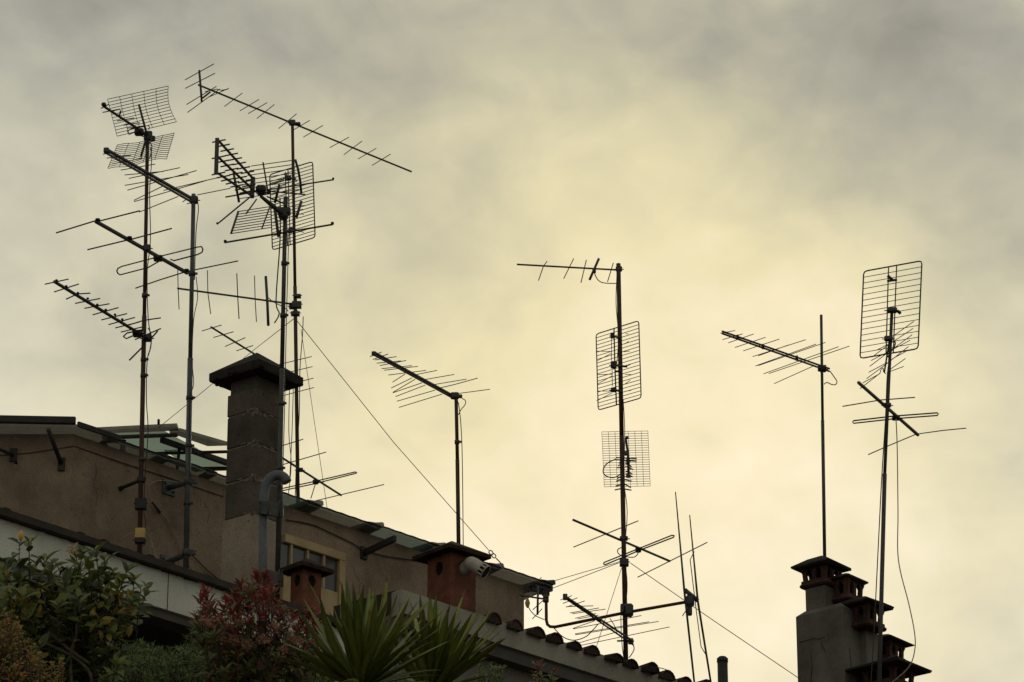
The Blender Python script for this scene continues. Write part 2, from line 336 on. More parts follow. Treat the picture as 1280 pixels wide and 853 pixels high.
# sheets of the roof over the right-hand wall, each lapping the next
segs = [(126, 205, 0), (190, 262, 0), (250, 330, 0), (318, 387, 1), (373, 463, 0), (449, 541, 1), (528, 613, 0), (602, 686, 0)]
def wallx(x):   # point on wall top line at pixel column x
    y = 543 + (733 - 543) * (x - 92) / (655 - 92)
    for _ in range(4):
        p = onwall(x, y); y += (p.z - ZW) * 135
    p = onwall(x, y); p.z = ZW; return p
for i, (xa, xb, teal) in enumerate(segs):
    a, b = wallx(xa), wallx(xb)
    if i == 7: b = ER + EDIR * .26
    ln = (b - a).length; zo = .014 + .010 * (i % 2)
    w = MB(); nn = max(6, int(ln / .08))
    top, bot = [], []
    # corrugated sheet, 2 cm thick at the edge
    for row, o in ((0, .14 if i >= 3 else .09), (1, -2.2)):
        for k in range(nn + 1):
            q = a.lerp(b, k / nn) + ENRM * (o - .012 * (k % 2)); z = ZW + zo + .010 * (k % 2) + (.02 if row == 0 else -.30)
            top.append(V((q.x, q.y, z))); bot.append(V((q.x, q.y, z - .022)))
    n1 = nn + 1
    fs = [(k, k + 1, n1 + k + 1, n1 + k) for k in range(nn)] + [(2 * n1 + k, 3 * n1 + k, 3 * n1 + k + 1, 2 * n1 + k + 1) for k in range(nn)]
    fs += [(k, 2 * n1 + k, 2 * n1 + k + 1, k + 1) for k in range(nn)] + [(0, n1, 3 * n1, 2 * n1), (nn, 2 * n1 + nn, 3 * n1 + nn, n1 + nn)]
    w.add(top + bot, fs)
    sh = part('roof_sheet', w, 'sheet_teal' if teal else 'sheet', house)
    w = MB(); w.tube([top[k] + ENRM * .004 + V((0, 0, .002)) for k in range(nn + 1)], .008, 5); part('edge_strip', w, 'dark_steel', sh)
    if i >= 3:
        w = MB()    # raised end rib
        q = b - EDIR * .03 + V((0, 0, zo + .032))
        pr = [q + ENRM * .155 + EDIR * s * .05 + V((0, 0, z)) for s, z in ((-3.0, .0), (-1.2, .012), (.6, .038), (1, .034), (1.15, .0), (.9, -.01))]
        w.prism(pr, -ENRM * 1.6); part('rib', w, 'dark_steel' if i == 7 else 'sheet', sh)
# gutter beam under the last sheet, beyond the corner
w = MB(); a = ER + ENRM * .09 + EDIR * .02; b = ER + EDIR * .26 + ENRM * .09
w.cbox((a + b) / 2 + V((0, 0, -.012)), (b - a) / 2, ENRM * .04, (0, 0, .011)); w.cbox(b + V((0, 0, .015)), EDIR * .02, ENRM * .04, (0, 0, .03))
part('eave_beam', w, 'dark_steel', house)
# window in the right-hand wall
def wq(x, y, o): return onwall(x, y, o)
win = MB()
def wbar(mb, x0, y0, x1, y1, hw, o=.02, th=.03):
    a = onwall(x0, y0, o); b = onwall(x1, y1, o); d = (b - a).normalized(); s = d.cross(ENRM).normalized()
    mb.cbox((a + b) / 2, (b - a) / 2, s * hw, ENRM * th, .08)
TLw, TRw = onwall(362, 672.5), onwall(426, 695.5)
bz = onwall(426, 775).z; lft = onwall(352, 668)
wf = MB()
c1 = onwall(425, 696, .02); x_r = c1
topz = onwall(425, 697).z
def wp(s, z, o): q = onwall(425, 697) + EDIR * s; return V((q.x, q.y, z)) + ENRM * o
def wb(mb, s0, s1, z0, z1, o, th): mb.cbox((wp(s0, z0, o) + wp(s1, z1, o)) / 2, EDIR * (s1 - s0) / 2, ENRM * th, UPZ * ((z1 - z0) / 2), .1)
WW = (onwall(425, 697) - lft).length
hgt = .62
wb(wf, -WW, .03, topz - .045, topz + .035, .025, .028)
wb(wf, -.05, .03, topz - hgt, topz - .0455, .025, .028)
wb(wf, -WW, -.0505, topz - hgt, topz - hgt + .26, .018, .02)
frm = part('window', wf, 'cream', house)
k = (onwall(425, 697) - onwall(405, 690)).length
for i in range(5):
    w = MB(); s = -.05 - k * (i + 1) + .02
    if i < 4: wb(w, s - .012, s + .012, topz - hgt + .2605, topz - .046, .022, .018); part('mullion', w, 'cream', frm)
    w = MB(); wb(w, s + .013, s + k - .013, topz - hgt + .261, topz - .0465, .010, .004); part('pane', w, 'pane', frm)
# ragged debris / wires hanging under the eave at the corner
w = MB()
for i in range(9):
    p = ER + EDIR * rnd.uniform(.01, .25) + ENRM * .1 + V((0, 0, -.03)); w.cbox(p, (.02 + rnd.random() * .02, 0, 0), (0, .015, 0), (0, 0, .015 + .03 * rnd.random()))
w.tube([ER + ENRM * .09 + V((0, 0, -.03)), ER + EDIR * .25 + ENRM * .09 + V((0, 0, -.03))], .012, 5); part('wiring', w, 'plastic', house, kind='stuff')
# cables on the wall
def cable(name, label, pts, r=.006, m='cable', n=5, grp=None, k=6):
    w = MB(); w.tube(smooth_path([V(p) for p in pts], k), r, n); return solo(name, w, m, label, 'cable', grp)
cable('wall_cable', 'dark cable sagging along the rendered wall above the cream window', [onwall(x, y, .015) for x, y in ((358, 650), (390, 656), (415, 667), (440, 679), (454, 687), (485, 696), (535, 702))], .006)
cable('wall_cable', 'loose pale cable looping down the wall between the two left wall brackets', [onwall(x, y, .02) for x, y in ((222, 603), (200, 601), (187, 607), (187, 620), (192, 632), (208, 648), (216, 665), (228, 690), (240, 712))], .0045, 'cable_pale')
w = MB(); w.tube([onwall(190, 628, .03), onwall(200, 641, .03)], [.010, .014], 6); solo('cable_joint', w, 'plastic', 'black taped joint in the loose pale cable on the rendered wall', 'cable joint')
cable('wall_cable', 'dark cable slanting down the wall from the lower left bracket to the tile roof', [onwall(x, y, .02) for x, y in ((238, 692), (252, 706), (265, 718), (276, 726))], .006)

# ---- glass canopy on the roof ----
gc = thing('glass_canopy', 'teal glazed rooftop canopy in a dark steel frame above the sheet roof', 'canopy', atZ(200, 560, ZW))
ZG = atY(172, 548, E0.y + .9).z
G = lambda x, y: atZ(x, y, ZG)
c = ctx(120, 520, .1328)
GP = lambda x, y, dz=0: G(*c((x, y))) + V((0, 0, dz))
def beam(mb, a, b, hw, hh):
    d = (b - a).normalized(); s = UPZ.cross(d).normalized(); mb.cbox((a + b) / 2, (b - a) / 2, s * hw, s.cross(d) * hh, .12)
for poly in ([(60, 250), (130, 172), (640, 150), (960, 320), (560, 345), (270, 268)], [(640, 330), (960, 325), (1240, 420), (1240, 474), (970, 482), (760, 405)]):
    w = MB(); w.prism([GP(*p) for p in poly], (0, 0, .010)); part('pane', w, 'glass', gc)
w = MB(); beam(w, GP(60, 176, -.03), GP(770, 150, -.03), .02, .013); part('beam', w, 'dark_steel', gc)
w = MB(); w.prism([GP(*p, .02) for p in ((-10, 158), (760, 120), (775, 160), (80, 185))], (0, 0, .03)); part('cover_sheet', w, 'sheet', gc)
w = MB(); w.prism([GP(*p, .02) for p in ((690, 180), (790, 165), (1130, 262), (1260, 300), (1050, 306))], (0, 0, .03)); part('cover_sheet', w, 'sheet', gc)
w = MB(); beam(w, GP(615, 195, -.03), GP(1250, 420, -.03), .022, .024); part('beam', w, 'dark_steel', gc)
w = MB(); beam(w, GP(530, 335, -.02), GP(1250, 318, -.02), .012, .012); part('beam', w, 'dark_steel', gc)
w = MB(); beam(w, GP(270, 245, -.02), GP(560, 338, -.02), .012, .012); beam(w, GP(600, 352, -.03), GP(960, 482, -.03), .015, .02); part('beam', w, 'dark_steel', gc)
w = MB(); beam(w, GP(955, 482, -.02), GP(1250, 476, -.02), .018, .016); part('beam', w, 'dark_steel', gc)
for x0, y0, x1, y1, hw in ((785, 275, 765, 400, 2.2), (258, 200, 250, 250, 4)):
    a = GP(x0, y0, -.03); b = atY(*c((x1, y1)), a.y); w = MB(); w.tube([a, V((b.x, b.y, min(b.z, ZW + .03)))], hw / PXM, 6); part('post', w, 'dark_steel', gc)
w = MB(); a = G(205, 569); w.tube([G(198, 535.5) + V((0, 0, .04)), G(198, 533) + V((0, 0, .06))], .012, 6); part('anchor', w, 'dark_steel', gc)

# ---- left front building with tiled eave ----
F0 = atY(-30, 638.2, 25.2); ZF = F0.z
F1 = atZ(446, 793, ZF)
FD = (F1 - F0).normalized(); FN = V((FD.y, -FD.x, 0)); FB = -FN
def barrel(mb, p, d, u, ln, r0, r1, th=.012, n=7):
    ring = []
    up = d.cross(u).normalized(); up = up if up.z > 0 else -up
    for s, r in ((0, r0), (ln, r1)):
        for rr in (r, r - th):
            for k in range(n + 1):
                a = math.pi * k / n; ring.append(p + u * s + d * (math.cos(a) * rr) + up * (math.sin(a) * rr * .95))
    m = n + 1; fs = []
    for k in range(n):
        fs += [(k, k + 1, 2 * m + k + 1, 2 * m + k), (m + k, 3 * m + k, 3 * m + k + 1, m + k + 1), (k, m + k, m + k + 1, k + 1), (2 * m + k, 2 * m + k + 1, 3 * m + k + 1, 3 * m + k)]
    fs += [(0, 2 * m, 3 * m, m), (n, m + n, 3 * m + n, 2 * m + n)]
    mb.add(ring, fs, False)
    mb.add([ring[m + k] + u * .012 for k in range(n + 1)], [list(range(n + 1))], False)   # mortar plug
def tiled_building(name, label, A, B, D, NB, wallset, fz, ftop, fm, pitch, phase, nrows, roofdepth, sl, openfront, tr, lift, smin=0):
    """A..B: top front edge of the eave; D along it; NB into the building"""
    t = thing(name, label, 'house', (A.x, A.y, TERR))
    ln = (B - A).length; up = (NB + V((0, 0, sl))).normalized()
    w = MB(); w.box(A + D * ln / 2 + NB * .03 - V((0, 0, fz / 2)), D * ln / 2, NB * .03, (0, 0, fz / 2)); fa = part('fascia', w, fm, t)
    w = MB()    # roof deck + soffit
    zs = A.z - fz
    a = A + NB * .061; b = B + NB * .061
    q = [V((a.x, a.y, zs + .02)), V((a.x, a.y, A.z + .01)), a + NB * roofdepth + V((0, 0, roofdepth * sl)), V(((a + NB * roofdepth).x, (a + NB * roofdepth).y, zs + .02))]
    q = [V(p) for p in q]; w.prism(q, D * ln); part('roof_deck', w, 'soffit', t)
    w = MB()
    s0 = wallset
    if openfront:       # supposed open loggia, made deep so it goes dark: back wall and ends
        for c0, hx, hy in ((A + D * ln / 2 + NB * (s0 + 2.4), D * ln / 2, NB * .1), (A + D * .1 + NB * (s0 + 1.1), D * .1, NB * 1.2), (B - D * .1 + NB * (s0 + 1.1), D * .1, NB * 1.2)):
            w.box(V((c0.x, c0.y, (TERR + zs + .02) / 2)), hx, hy, (0, 0, (zs + .02 - TERR) / 2))
    else:
        c0 = A + D * ln / 2 + NB * (s0 + .9); w.box(V((c0.x, c0.y, (TERR + zs + .021) / 2)), D * (ln / 2 - .02), NB * .9, (0, 0, (zs + .021 - TERR) / 2))
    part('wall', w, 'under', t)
    me = None; cnt = 0
    k = int(ln / pitch) + 1
    for row in range(nrows):
        for i in range(k):
            s = phase + i * pitch
            if s > ln or s < smin: continue
            p = A + D * s + NB * (-.05 + row * .36) + V((0, 0, lift + (row * .36) * sl + .012 * row))
            if me is None:
                w = MB(); barrel(w, V((0, 0, 0)), D, up, .42, tr, tr * .80); me = w.mesh('tile', 'tile')
            o = bpy.data.objects.new('tile', me); COL.objects.link(o); o.parent = t; o.location = p - BASE[t.name]
            o.rotation_euler = (rnd.gauss(0, .02), rnd.gauss(0, .03), rnd.gauss(0, .045))
            sc_ = rnd.uniform(.92, 1.1); o.scale = (sc_, sc_, rnd.uniform(.8, 1.2)); o.location += D * rnd.gauss(0, .010) - NB * (abs(rnd.gauss(0, .018)) if smin else -.03); cnt += 1
    return t, fa
s37 = (atZ(37, 660, ZF) - F0).length; s184 = (atZ(184, 708, ZF) - F0).length
pit = (s184 - s37) / 5
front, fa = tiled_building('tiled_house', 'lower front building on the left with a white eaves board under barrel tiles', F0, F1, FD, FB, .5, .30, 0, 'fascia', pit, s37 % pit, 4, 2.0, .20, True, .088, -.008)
# dark tile bed between board and tiles
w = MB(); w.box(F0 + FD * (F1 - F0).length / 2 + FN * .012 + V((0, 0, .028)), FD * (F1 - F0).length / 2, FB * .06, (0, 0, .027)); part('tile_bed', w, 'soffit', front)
w = MB(); q = atZ(212, 716, ZF); q = F0 + FD * (q - F0).dot(FD); w.box(q + FN * .002 - V((0, 0, .15)), FD * .0025, FN * .0022, (0, 0, .149)); part('joint', w, 'dark_band', fa)
w = MB(); w.box(F0 + FD * (F1 - F0).length / 2 + FB * .12 - V((0, 0, .335)), FD * (F1 - F0).length / 2, FB * .09, (0, 0, .034)); part('soffit_board', w, 'dark_band', front)

# ---- right front building ----
G0 = atY(503, 737, 28.4); ZR = G0.z
G1 = atZ(905, 868, ZR)
GD = (G1 - G0).normalized(); GN = V((GD.y, -GD.x, 0)); GB = -GN
p1 = atZ(660, 790, ZR); p2 = atZ(783, 828, ZR)
sa, sb_ = (p1 - G0).dot(GD), (p2 - G0).dot(GD); pit2 = (sb_ - sa) / 5
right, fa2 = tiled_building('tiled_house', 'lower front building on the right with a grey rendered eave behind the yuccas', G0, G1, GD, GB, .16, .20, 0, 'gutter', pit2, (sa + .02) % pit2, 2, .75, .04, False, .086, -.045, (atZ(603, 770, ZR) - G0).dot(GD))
w = MB(); ln = (G1 - G0).length; w.box(G0 + GD * ln / 2 + GB * .09 - V((0, 0, .255)), GD * (ln / 2), GB * .055, (0, 0, .054)); part('dark_moulding', w, 'dark_band', right)  # darker grey strip running below the eave band
# side return of that eave
q0 = G0; q1 = atZ(440, 768, ZR); sdn = (q1 - q0).normalized()
w = MB(); ax = UPZ.cross(sdn).normalized()
w.box((q0 + q1) / 2 + ax * .0 - V((0, 0, .11)) + sdn * .03, (q1 - q0) / 2, ax * .03, (0, 0, .107)); part('fascia', w, 'gutter', right)
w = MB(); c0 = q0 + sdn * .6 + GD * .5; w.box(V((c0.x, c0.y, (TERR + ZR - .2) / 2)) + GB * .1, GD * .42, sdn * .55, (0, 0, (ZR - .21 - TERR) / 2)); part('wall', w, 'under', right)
# reddish hip tiles beside the corner
me = None
for i in range(6):
    p = atZ(448 - 17 * i, 757 + 7.5 * i, ZR + .0)
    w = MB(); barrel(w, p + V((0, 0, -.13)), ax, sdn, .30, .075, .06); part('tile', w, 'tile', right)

# ================= CHIMNEYS =================
# ---- big concrete-block chimney ----
CY = 28.75
cc = atY(318, 560, CY)
dl = (atZ(281, 505, atY(320, 492, CY).z) - atY(320, 492, CY)); dl.z = 0
ang = math.atan2(-1, 1)
ca = V((-math.sin(R(52)), math.cos(R(52)), 0)); cb = V((math.cos(R(52)) * 1.0, math.sin(R(52)), 0))
# axes: ca runs back-left, cb runs back-right from the near corner
def corner(y, x=318): return atY(x, y, CY)
big = thing('block_chimney', 'tall dark concrete-block chimney with a pyramid cap standing before the brown house', 'chimney', (cc.x, cc.y, TERR + 5))
LA, LB = .328, .356
def cblock(mb, z0, z1, g_=0., bev=True):
    n = V((cc.x, cc.y, 0)); c0 = n + ca * LA / 2 + cb * LB / 2
    f = mb.cbox if bev else mb.box
    args = [V((c0.x, c0.y, (z0 + z1) / 2)), ca * (LA / 2 - g_), cb * (LB / 2 - g_), UPZ * ((z1 - z0) / 2)]
    if bev: args.append(.03)
    f(*args)
zs = [corner(y).z for y in (484, 512, 553, 596, 642)]
w = MB(); cblock(w, TERR + 2, zs[4], -.006, False); part('shaft', w, 'pale_render', big)
for a, b in zip(zs[1:], zs[:-1]):
    w = MB(); cblock(w, a + .005, b - .005, rnd.uniform(-.002, .003)); part('block', w, 'block', big)
w = MB(); cblock(w, zs[4] + .001, zs[0] - .02, .010, False)
for z in zs[1:]:
    for k in range(34):
        s = rnd.random(); e = cb if rnd.random() < .5 else ca; n = V((cc.x, cc.y, z)) + e * s * (LB if e is cb else LA) * (rnd.random() ** 1.2) * .8
        f_ = abs(n.x - cc.x) / .2; w.cbox(n + V((0, 0, rnd.gauss(-.004, .008) * (1.6 - f_))), e * rnd.uniform(.01, .035), UPZ.cross(e) * .0015, (0, 0, rnd.uniform(.003, .010) * (1.3 - f_)), .3)
part('mortar', w, 'mortar', big)
w = MB(); cblock(w, zs[0] - .02, zs[0] + .14, .018, False); part('neck', w, 'block', big)
apex = corner(434, 315)
w = MB(); zc = zs[0] + .12
c0 = V((cc.x, cc.y, 0)) + ca * LA / 2 + cb * LB / 2; hw = .288
base = [c0 + ca * i * hw + cb * j * hw for i, j in ((1, 1), (1, -1), (-1, -1), (-1, 1))]
pts = []
for q in base:
    dq = (q - c0) * .985
    pts += [V((q.x, q.y, zc + .02)), V((q.x, q.y, zc + .078)), V(((c0 + dq).x, (c0 + dq).y, zc))]
top = V((c0.x, c0.y, zc + .295)); pts += [top + V((.02, 0, -.01)), top + V((-.02, 0, -.01)), top]
w.hull(pts)
for q0_, q1_ in zip(base, base[1:] + base[:1]):
    for k in range(7):
        q = q0_.lerp(q1_, rnd.random()); q = q + (c0 - q) * .03; w.cbox(V((q.x, q.y, zc + rnd.uniform(.0, .03))), (.02, 0, 0), (0, .02, 0), (0, 0, .012), .3)
part('cap', w, 'cap', big)

# ---- orange terracotta chimneys ----
def arch_hole_face(mb, o, u, h, wdt, hgt, hx, hz, rx, rz, depth, nrm, n=14):
    """rectangular face with an elliptical hole, with thickness"""
    def P2(x, z, d): return o + u * x + UPZ * z - nrm * d
    for d, fl in ((0, 0), (depth, 1)):
        inn = [P2(hx + rx * math.cos(2 * math.pi * k / n), hz + rz * math.sin(2 * math.pi * k / n), d) for k in range(n)]
        out = []
        for k in range(n):
            a = 2 * math.pi * k / n; cx, cz = math.cos(a), math.sin(a)
            tx = ((wdt - hx) if cx > 0 else hx) / max(abs(cx), 1e-6); tz = ((hgt - hz) if cz > 0 else hz) / max(abs(cz), 1e-6); t_ = min(tx, tz)
            out.append((hx + cx * t_, hz + cz * t_))
        pts = [P2(x, z, d) for x, z in out]
        corners = [(wdt, hgt), (0, hgt), (0, 0), (wdt, 0)]
        mb.add(inn + pts, [(k, (k + 1) % n, n + (k + 1) % n, n + k) for k in range(n)])
        for cx, cz in corners:      # fill corner triangles
            best = None
            for k in range(n):
                a, b = out[k], out[(k + 1) % n]
                if abs(a[0] - b[0]) > 1e-5 and abs(a[1] - b[1]) > 1e-5 and ((abs(a[0] - cx) < 1e-5 or abs(a[1] - cz) < 1e-5) and (abs(b[0] - cx) < 1e-5 or abs(b[1] - cz) < 1e-5)):
                    mb.add([P2(*a, d), P2(*b, d), P2(cx, cz, d)], [(0, 1, 2)])
    ia = [P2(hx + rx * math.cos(2 * math.pi * k / n), hz + rz * math.sin(2 * math.pi * k / n), 0) for k in range(n)]
    ib = [p - nrm * depth for p in ia]
    mb.add(ia + ib, [(k, (k + 1) % n, n + (k + 1) % n, n + k) for k in range(n)], True)
def orange(label, nx, ny, Y, la, lb, h, deg, caph, over, holes, apx):
    n = atY(nx, ny, Y); A = V((-math.sin(R(deg)), math.cos(R(deg)), 0)); B = V((math.cos(R(deg)), math.sin(R(deg)), 0))
    t = thing('terracotta_chimney', label, 'chimney', (n.x, n.y, n.z - h))
    w = MB()
    for o, u, wd, nr in ((n, A, la, -B), (n, B, lb, -A), (n + B * lb, A, la, B), (n + A * la, B, lb, A)):
        hx = wd * .5
        arch_hole_face(w, V((o.x, o.y, n.z - h)), u, None, wd, h, hx, h - holes[1], holes[0] * .85, holes[0] * 1.0, .02, nr)
    part('flue_box', w, 'terra', t)
    w = MB(); c0 = n + A * la / 2 + B * lb / 2; w.box(V((c0.x, c0.y, n.z - h / 2 - .01)), A * (la / 2 - .021), B * (lb / 2 - .021), (0, 0, h / 2 - .03)); part('flue', w, 'hole', t)  # solid black filling, paints the dark hollow seen through the holes
    w = MB(); z = n.z
    pts = []
    for i, j in ((1, 1), (1, -1), (-1, -1), (-1, 1)):
        q = c0 + A * i * (la / 2 + over) + B * j * (lb / 2 + over); pts += [V((q.x, q.y, z + .0)), V((q.x, q.y, z + .035))]
    pts.append(V((c0.x, c0.y, z + caph)))
    w.hull(pts)
    part('cap', w, 'roof_tile', t)
    return t, n, A, B
rr_ = orange('small orange terracotta chimney with two round vents in front of the cream window', 379, 711, 28.3, .155, .20, .75, 44, .135, .075, (.050, .085), None)
t2, n2, A2, B2 = orange('larger orange terracotta chimney with a white duct poking out near the thin mast', 563, 690, 29.3, .30, .29, .85, 42, .17, .095, (.062, .115), None)
def mkduct():
    n = n2; p0 = atY(577, 709, n.y + .0); w = MB()
    P0 = onpl(582, 712, n + (-A2) * .0, A2)
    pts = [P0 - A2 * -.05, P0 - A2 * .05 + V((.0, 0, .02)), atY(590, 705, P0.y - .09), atY(601, 712, P0.y - .11)]
    t = thing('flue_duct', 'white bent flue duct with a slotted end sticking out of the larger terracotta chimney', 'duct', P0)
    w.tube(smooth_path(pts, 5), .062, 14); part('pipe', w, 'duct', t)
    d = (pts[-1] - pts[-2]).normalized()
    w = MB(); e = pts[-1]; w.tube([e + d * .001, e + d * .05], [.060, .060], 14)
    part('end_cap', w, 'hole', t)  # black core painted as the dark inside of the duct
    w = MB(); u = d.orthogonal().normalized(); v_ = d.cross(u)
    for k in range(10):
        a = 2 * math.pi * k / 10; q = u * math.cos(a) + v_ * math.sin(a); w.cbox(e + d * .025 + q * .062, d * .022, q * .004, d.cross(q) * .008)
    for k in (.003, .052): w.tube([e + d * k + (u * math.cos(a) + v_ * math.sin(a)) * .063 for a in [2 * math.pi * i / 14 for i in range(14)]], .005, 5, closed=True)
    part('grille', w, 'duct', t)
mkduct()

# ---- right chimney stack with five arcaded terracotta pots ----
st = thing('chimney_stack', 'grey rendered chimney stack at the right edge crowned by stepped terracotta pots', 'chimney', atY(1050, 853, 30.3))
sA = V((-math.sin(R(50)), math.cos(R(50)), 0)); sB = V((math.cos(R(50)), math.sin(R(50)), 0))
def stbox(mb, x, ytop, Y, la, lb, z0=None, cham=0, zt=None):
    n = atY(x, ytop, Y); c0 = n + sA * la / 2 + sB * lb / 2; z0 = TERR if z0 is None else z0
    if cham:
        pts = []
        for i, j in ((1, 1), (1, -1), (-1, -1), (-1, 1)):
            q = c0 + sA * i * la / 2 + sB * j * lb / 2; q2 = c0 + sA * i * (la / 2 - cham) + sB * j * (lb / 2 - cham)
            pts += [V((q.x, q.y, z0)), V((q.x, q.y, n.z - cham * .9)), V((q2.x, q2.y, n.z))]
        mb.hull(pts)
    else: mb.box(V((c0.x, c0.y, (z0 + n.z) / 2)), sA * la / 2, sB * lb / 2, (0, 0, (n.z - z0) / 2))
    return n
w = MB(); stbox(w, 1053, 750, 29.9, .50, .34, None, .06); part('shaft', w, 'stack_render', st)
w = MB(); stbox(w, 1031, 731, 30.12, .21, .20); part('shaft', w, 'stack_render', st)
w = MB(); stbox(w, 1082, 783, 30.05, .20, .19); part('shaft', w, 'stack_render', st)
w = MB(); stbox(w, 1113, 822, 30.3, .2, .2); part('shaft', w, 'terra_dark', st)
w = MB(); stbox(w, 1112, 850, 29.75, .22, .25); part('shaft', w, 'terra_dark', st)
def pot(x, y, Y, half, bh, caph, over, ncol=3, ring=True, m='terra_dark'):
    """x,y: pixel of the near bottom corner of the cap"""
    n = atY(x, y - 5, Y); c0 = V((n.x, n.y, 0)) + (sA + sB) * half; zt = n.z
    w = MB(); zb = zt - bh
    for ax_, nr in ((sA, sB), (sB, sA)):
        for sgn in (-1, 1):
            fc = c0 + nr * sgn * (half - .012)
            for k in range(ncol):
                f = -1 + 2 * k / (ncol - 1); cw = .021
                # flared column: narrow waist, spreading at the top into an arch
                lo_ = fc + ax_ * f * (half * .9 - cw); prof = [(-cw, 0), (cw, 0), (cw * .85, .55), (cw * 1.6, .78), (half / (ncol - 1), .97), (-half / (ncol - 1), .97), (-cw * 1.6, .78), (-cw * .85, .55)]
                pts = []
                for px_, pz in prof:
                    xx = lo_ + ax_ * px_; ta = 1 + .08 * pz; xx = c0 + (xx - c0) * ta
                    lim = half * 1.05; rel = (xx - c0).dot(ax_); rel2 = max(-lim, min(lim, rel)); xx = xx + ax_ * (rel2 - rel)
                    pts.append(V((xx.x, xx.y, zb + .03 + pz * (bh - .03))))
                w.prism(pts, nr * .024 * -sgn)
    w.box(V((c0.x, c0.y, zb + .015)), sA * half, sB * half, (0, 0, .0148))
    w.box(V((c0.x, c0.y, zt - .006)), sA * half * 1.08, sB * half * 1.08, (0, 0, .0058))
    p = part('chimney_pot', w, m, st)
    if ring:
        w = MB(); w.cbox(V((c0.x, c0.y, zb - .015)), sA * (half + .018), sB * (half + .018), (0, 0, .02), .4); part('ring', w, m, p)
    w = MB(); pts = []
    for i, j in ((1, 1), (1, -1), (-1, -1), (-1, 1)):
        q = c0 + sA * i * (half + over) + sB * j * (half + over); pts += [V((q.x, q.y, zt)), V((q.x, q.y, zt + .018))]
        q = c0 + sA * i * (half + over) * .8 + sB * j * (half + over) * .8; pts.append(V((q.x, q.y, zt - .012)))
    pts.append(V((c0.x, c0.y, zt + caph))); pts = [q + V((rnd.gauss(0, .006), rnd.gauss(0, .006), rnd.gauss(0, .004))) for q in pts]
    pts += [pts[-1].lerp(pts[3 * k + 1], rnd.uniform(.3, .7)) + V((0, 0, rnd.uniform(.004, .012))) for k in range(4)]
    w.hull(pts); part('cap', w, 'cap', p)
pot(1031, 709, 30.1, .130, .15, .125, .065)
pot(1059, 726, 30.1, .128, .17, .08, .030)
pot(1084, 758, 29.9, .130, .17, .105, .065)
pot(1112, 805, 30.3, .12, .15, .10, .06)
pot(1117, 835, 29.7, .165, .14, .11, .105)
def stface(x, y, Y0, ntop, ax_):      # point on the near faces of the main shaft
    return onpl(x, y, ntop - (sB if ax_ is sA else sA) * .002, UPZ.cross(ax_))
nst = atY(1053, 750, 29.9)
for ax_, pts in ((sA, ((999, 803), (1008, 801), (1017, 798), (1024, 799), (1031, 796))), (sA, ((1026, 799), (1028, 808), (1032, 815))), (sB, ((1062, 810), (1064, 830), (1063, 856))), (sA, ((1014, 815), (1015, 835), (1013, 860)))):
    w = MB(); w.tube([stface(x, y, 0, nst, ax_) for x, y in pts], [.0025 + .0015 * (i % 2) for i in range(len(pts))], 4); part('crack', w, 'soffit', st)
w = MB(); a = atY(903, 824, 29.5); w.tube([a - V((0, 0, 3)), a], .045, 12); w.tube([a + V((0, 0, -.03)), a + V((0, 0, .004))], .049, 12); w.tube([a + V((0, 0, .0045)), a + V((0, 0, .02))], [.046, .030], 12)
solo('vent_pipe', w, 'dark_steel', 'short black capped vent pipe rising at the bottom edge beside the whip aerials', 'pipe', loc=a)

# ================= MASTS =================
GRP_M = 'antenna masts on the rooftops'
class Mast:
    def __init__(s, label, top, bot, Y, w, m, extra=0, joints=()):
        s.t, s.b, s.Y = top, bot, Y
        a, b = atY(*top, Y), atY(*bot, Y)
        s.o = thing('antenna_mast', label, 'mast', b - V((0, 0, extra)), GRP_M)
        mb = MB(); wb_ = w if isinstance(w, tuple) else (w, w)
        # two tube lengths, the lower thicker
        k = a.lerp(b, .45)
        mb.tube([a, k], rp(wb_[0]), 10); s.r = rp(wb_[1])
        mb.tube([k + (a - b).normalized() * .02, b - V((0, 0, extra))], rp(wb_[1]), 10)
        s.pole = part('pole', mb, m, s.o)
        if joints:
            for y in joints:
                mb = MB(); p = s.at(y); mb.tube([p, p + V((0, 0, .035))], s.r * 1.25, 10)
                mb.cbox(p + V((s.r * 1.5, -s.r * .3, .018)), (.014, 0, 0), (0, .01, 0), (0, 0, .009))
                part('clamp', mb, 'metal', s.o)
    def x(s, y): return s.b[0] + (s.t[0] - s.b[0]) * (y - s.b[1]) / (s.t[1] - s.b[1])
    def at(s, y): return atY(s.x(y), y, s.Y)
def onw_mast(x, y, off): return onwall(x, y, off).y
YA = onwall(177, 640).y - .42; YB = onwall(236, 640).y - .50
mA = Mast('rusty brown mast far left carrying four aerials and a yellow junction box', (184.5, 166), (175, 694), YA, (4.8, 6), 'rust', .25, (372, 452, 472, 577, 602))
mB = Mast('thick grey steel mast held off the rendered wall by two plate brackets', (242, 243), (232.5, 716), YB, (5.6, 7.2), 'grey_pole', .1, (345, 500, 560, 632))
mC = Mast('grey mast clamped in front of the concrete-block chimney', (357, 247), (346.5, 742), 28.46, (5.4, 6.2), 'metal', .1, (332, 397, 507, 588))
mD = Mast('tall thin mast behind the block chimney with a long slanting aerial on top', (365.5, 152), (373, 626), onwall(372, 640).y + .35, (4.3, 5.2), 'rust', .1, (393, 477))
mE = Mast('plain thin mast rising behind the larger terracotta chimney', (570, 491), (574, 684), 31.9, (5.0, 5.6), 'rust', .3, (555,))
mF = Mast('dark mast in the middle of the picture with five stacked aerials', (773, 330), (782.5, 827), 31.3, (6.2, 6.5), 'rust', .15, ())
mG = Mast('plain mast standing on the highest pot of the right chimney stack', (1026.5, 394), (1030.5, 697), 30.28, (3.8, 4.6), 'metal', .12, ())
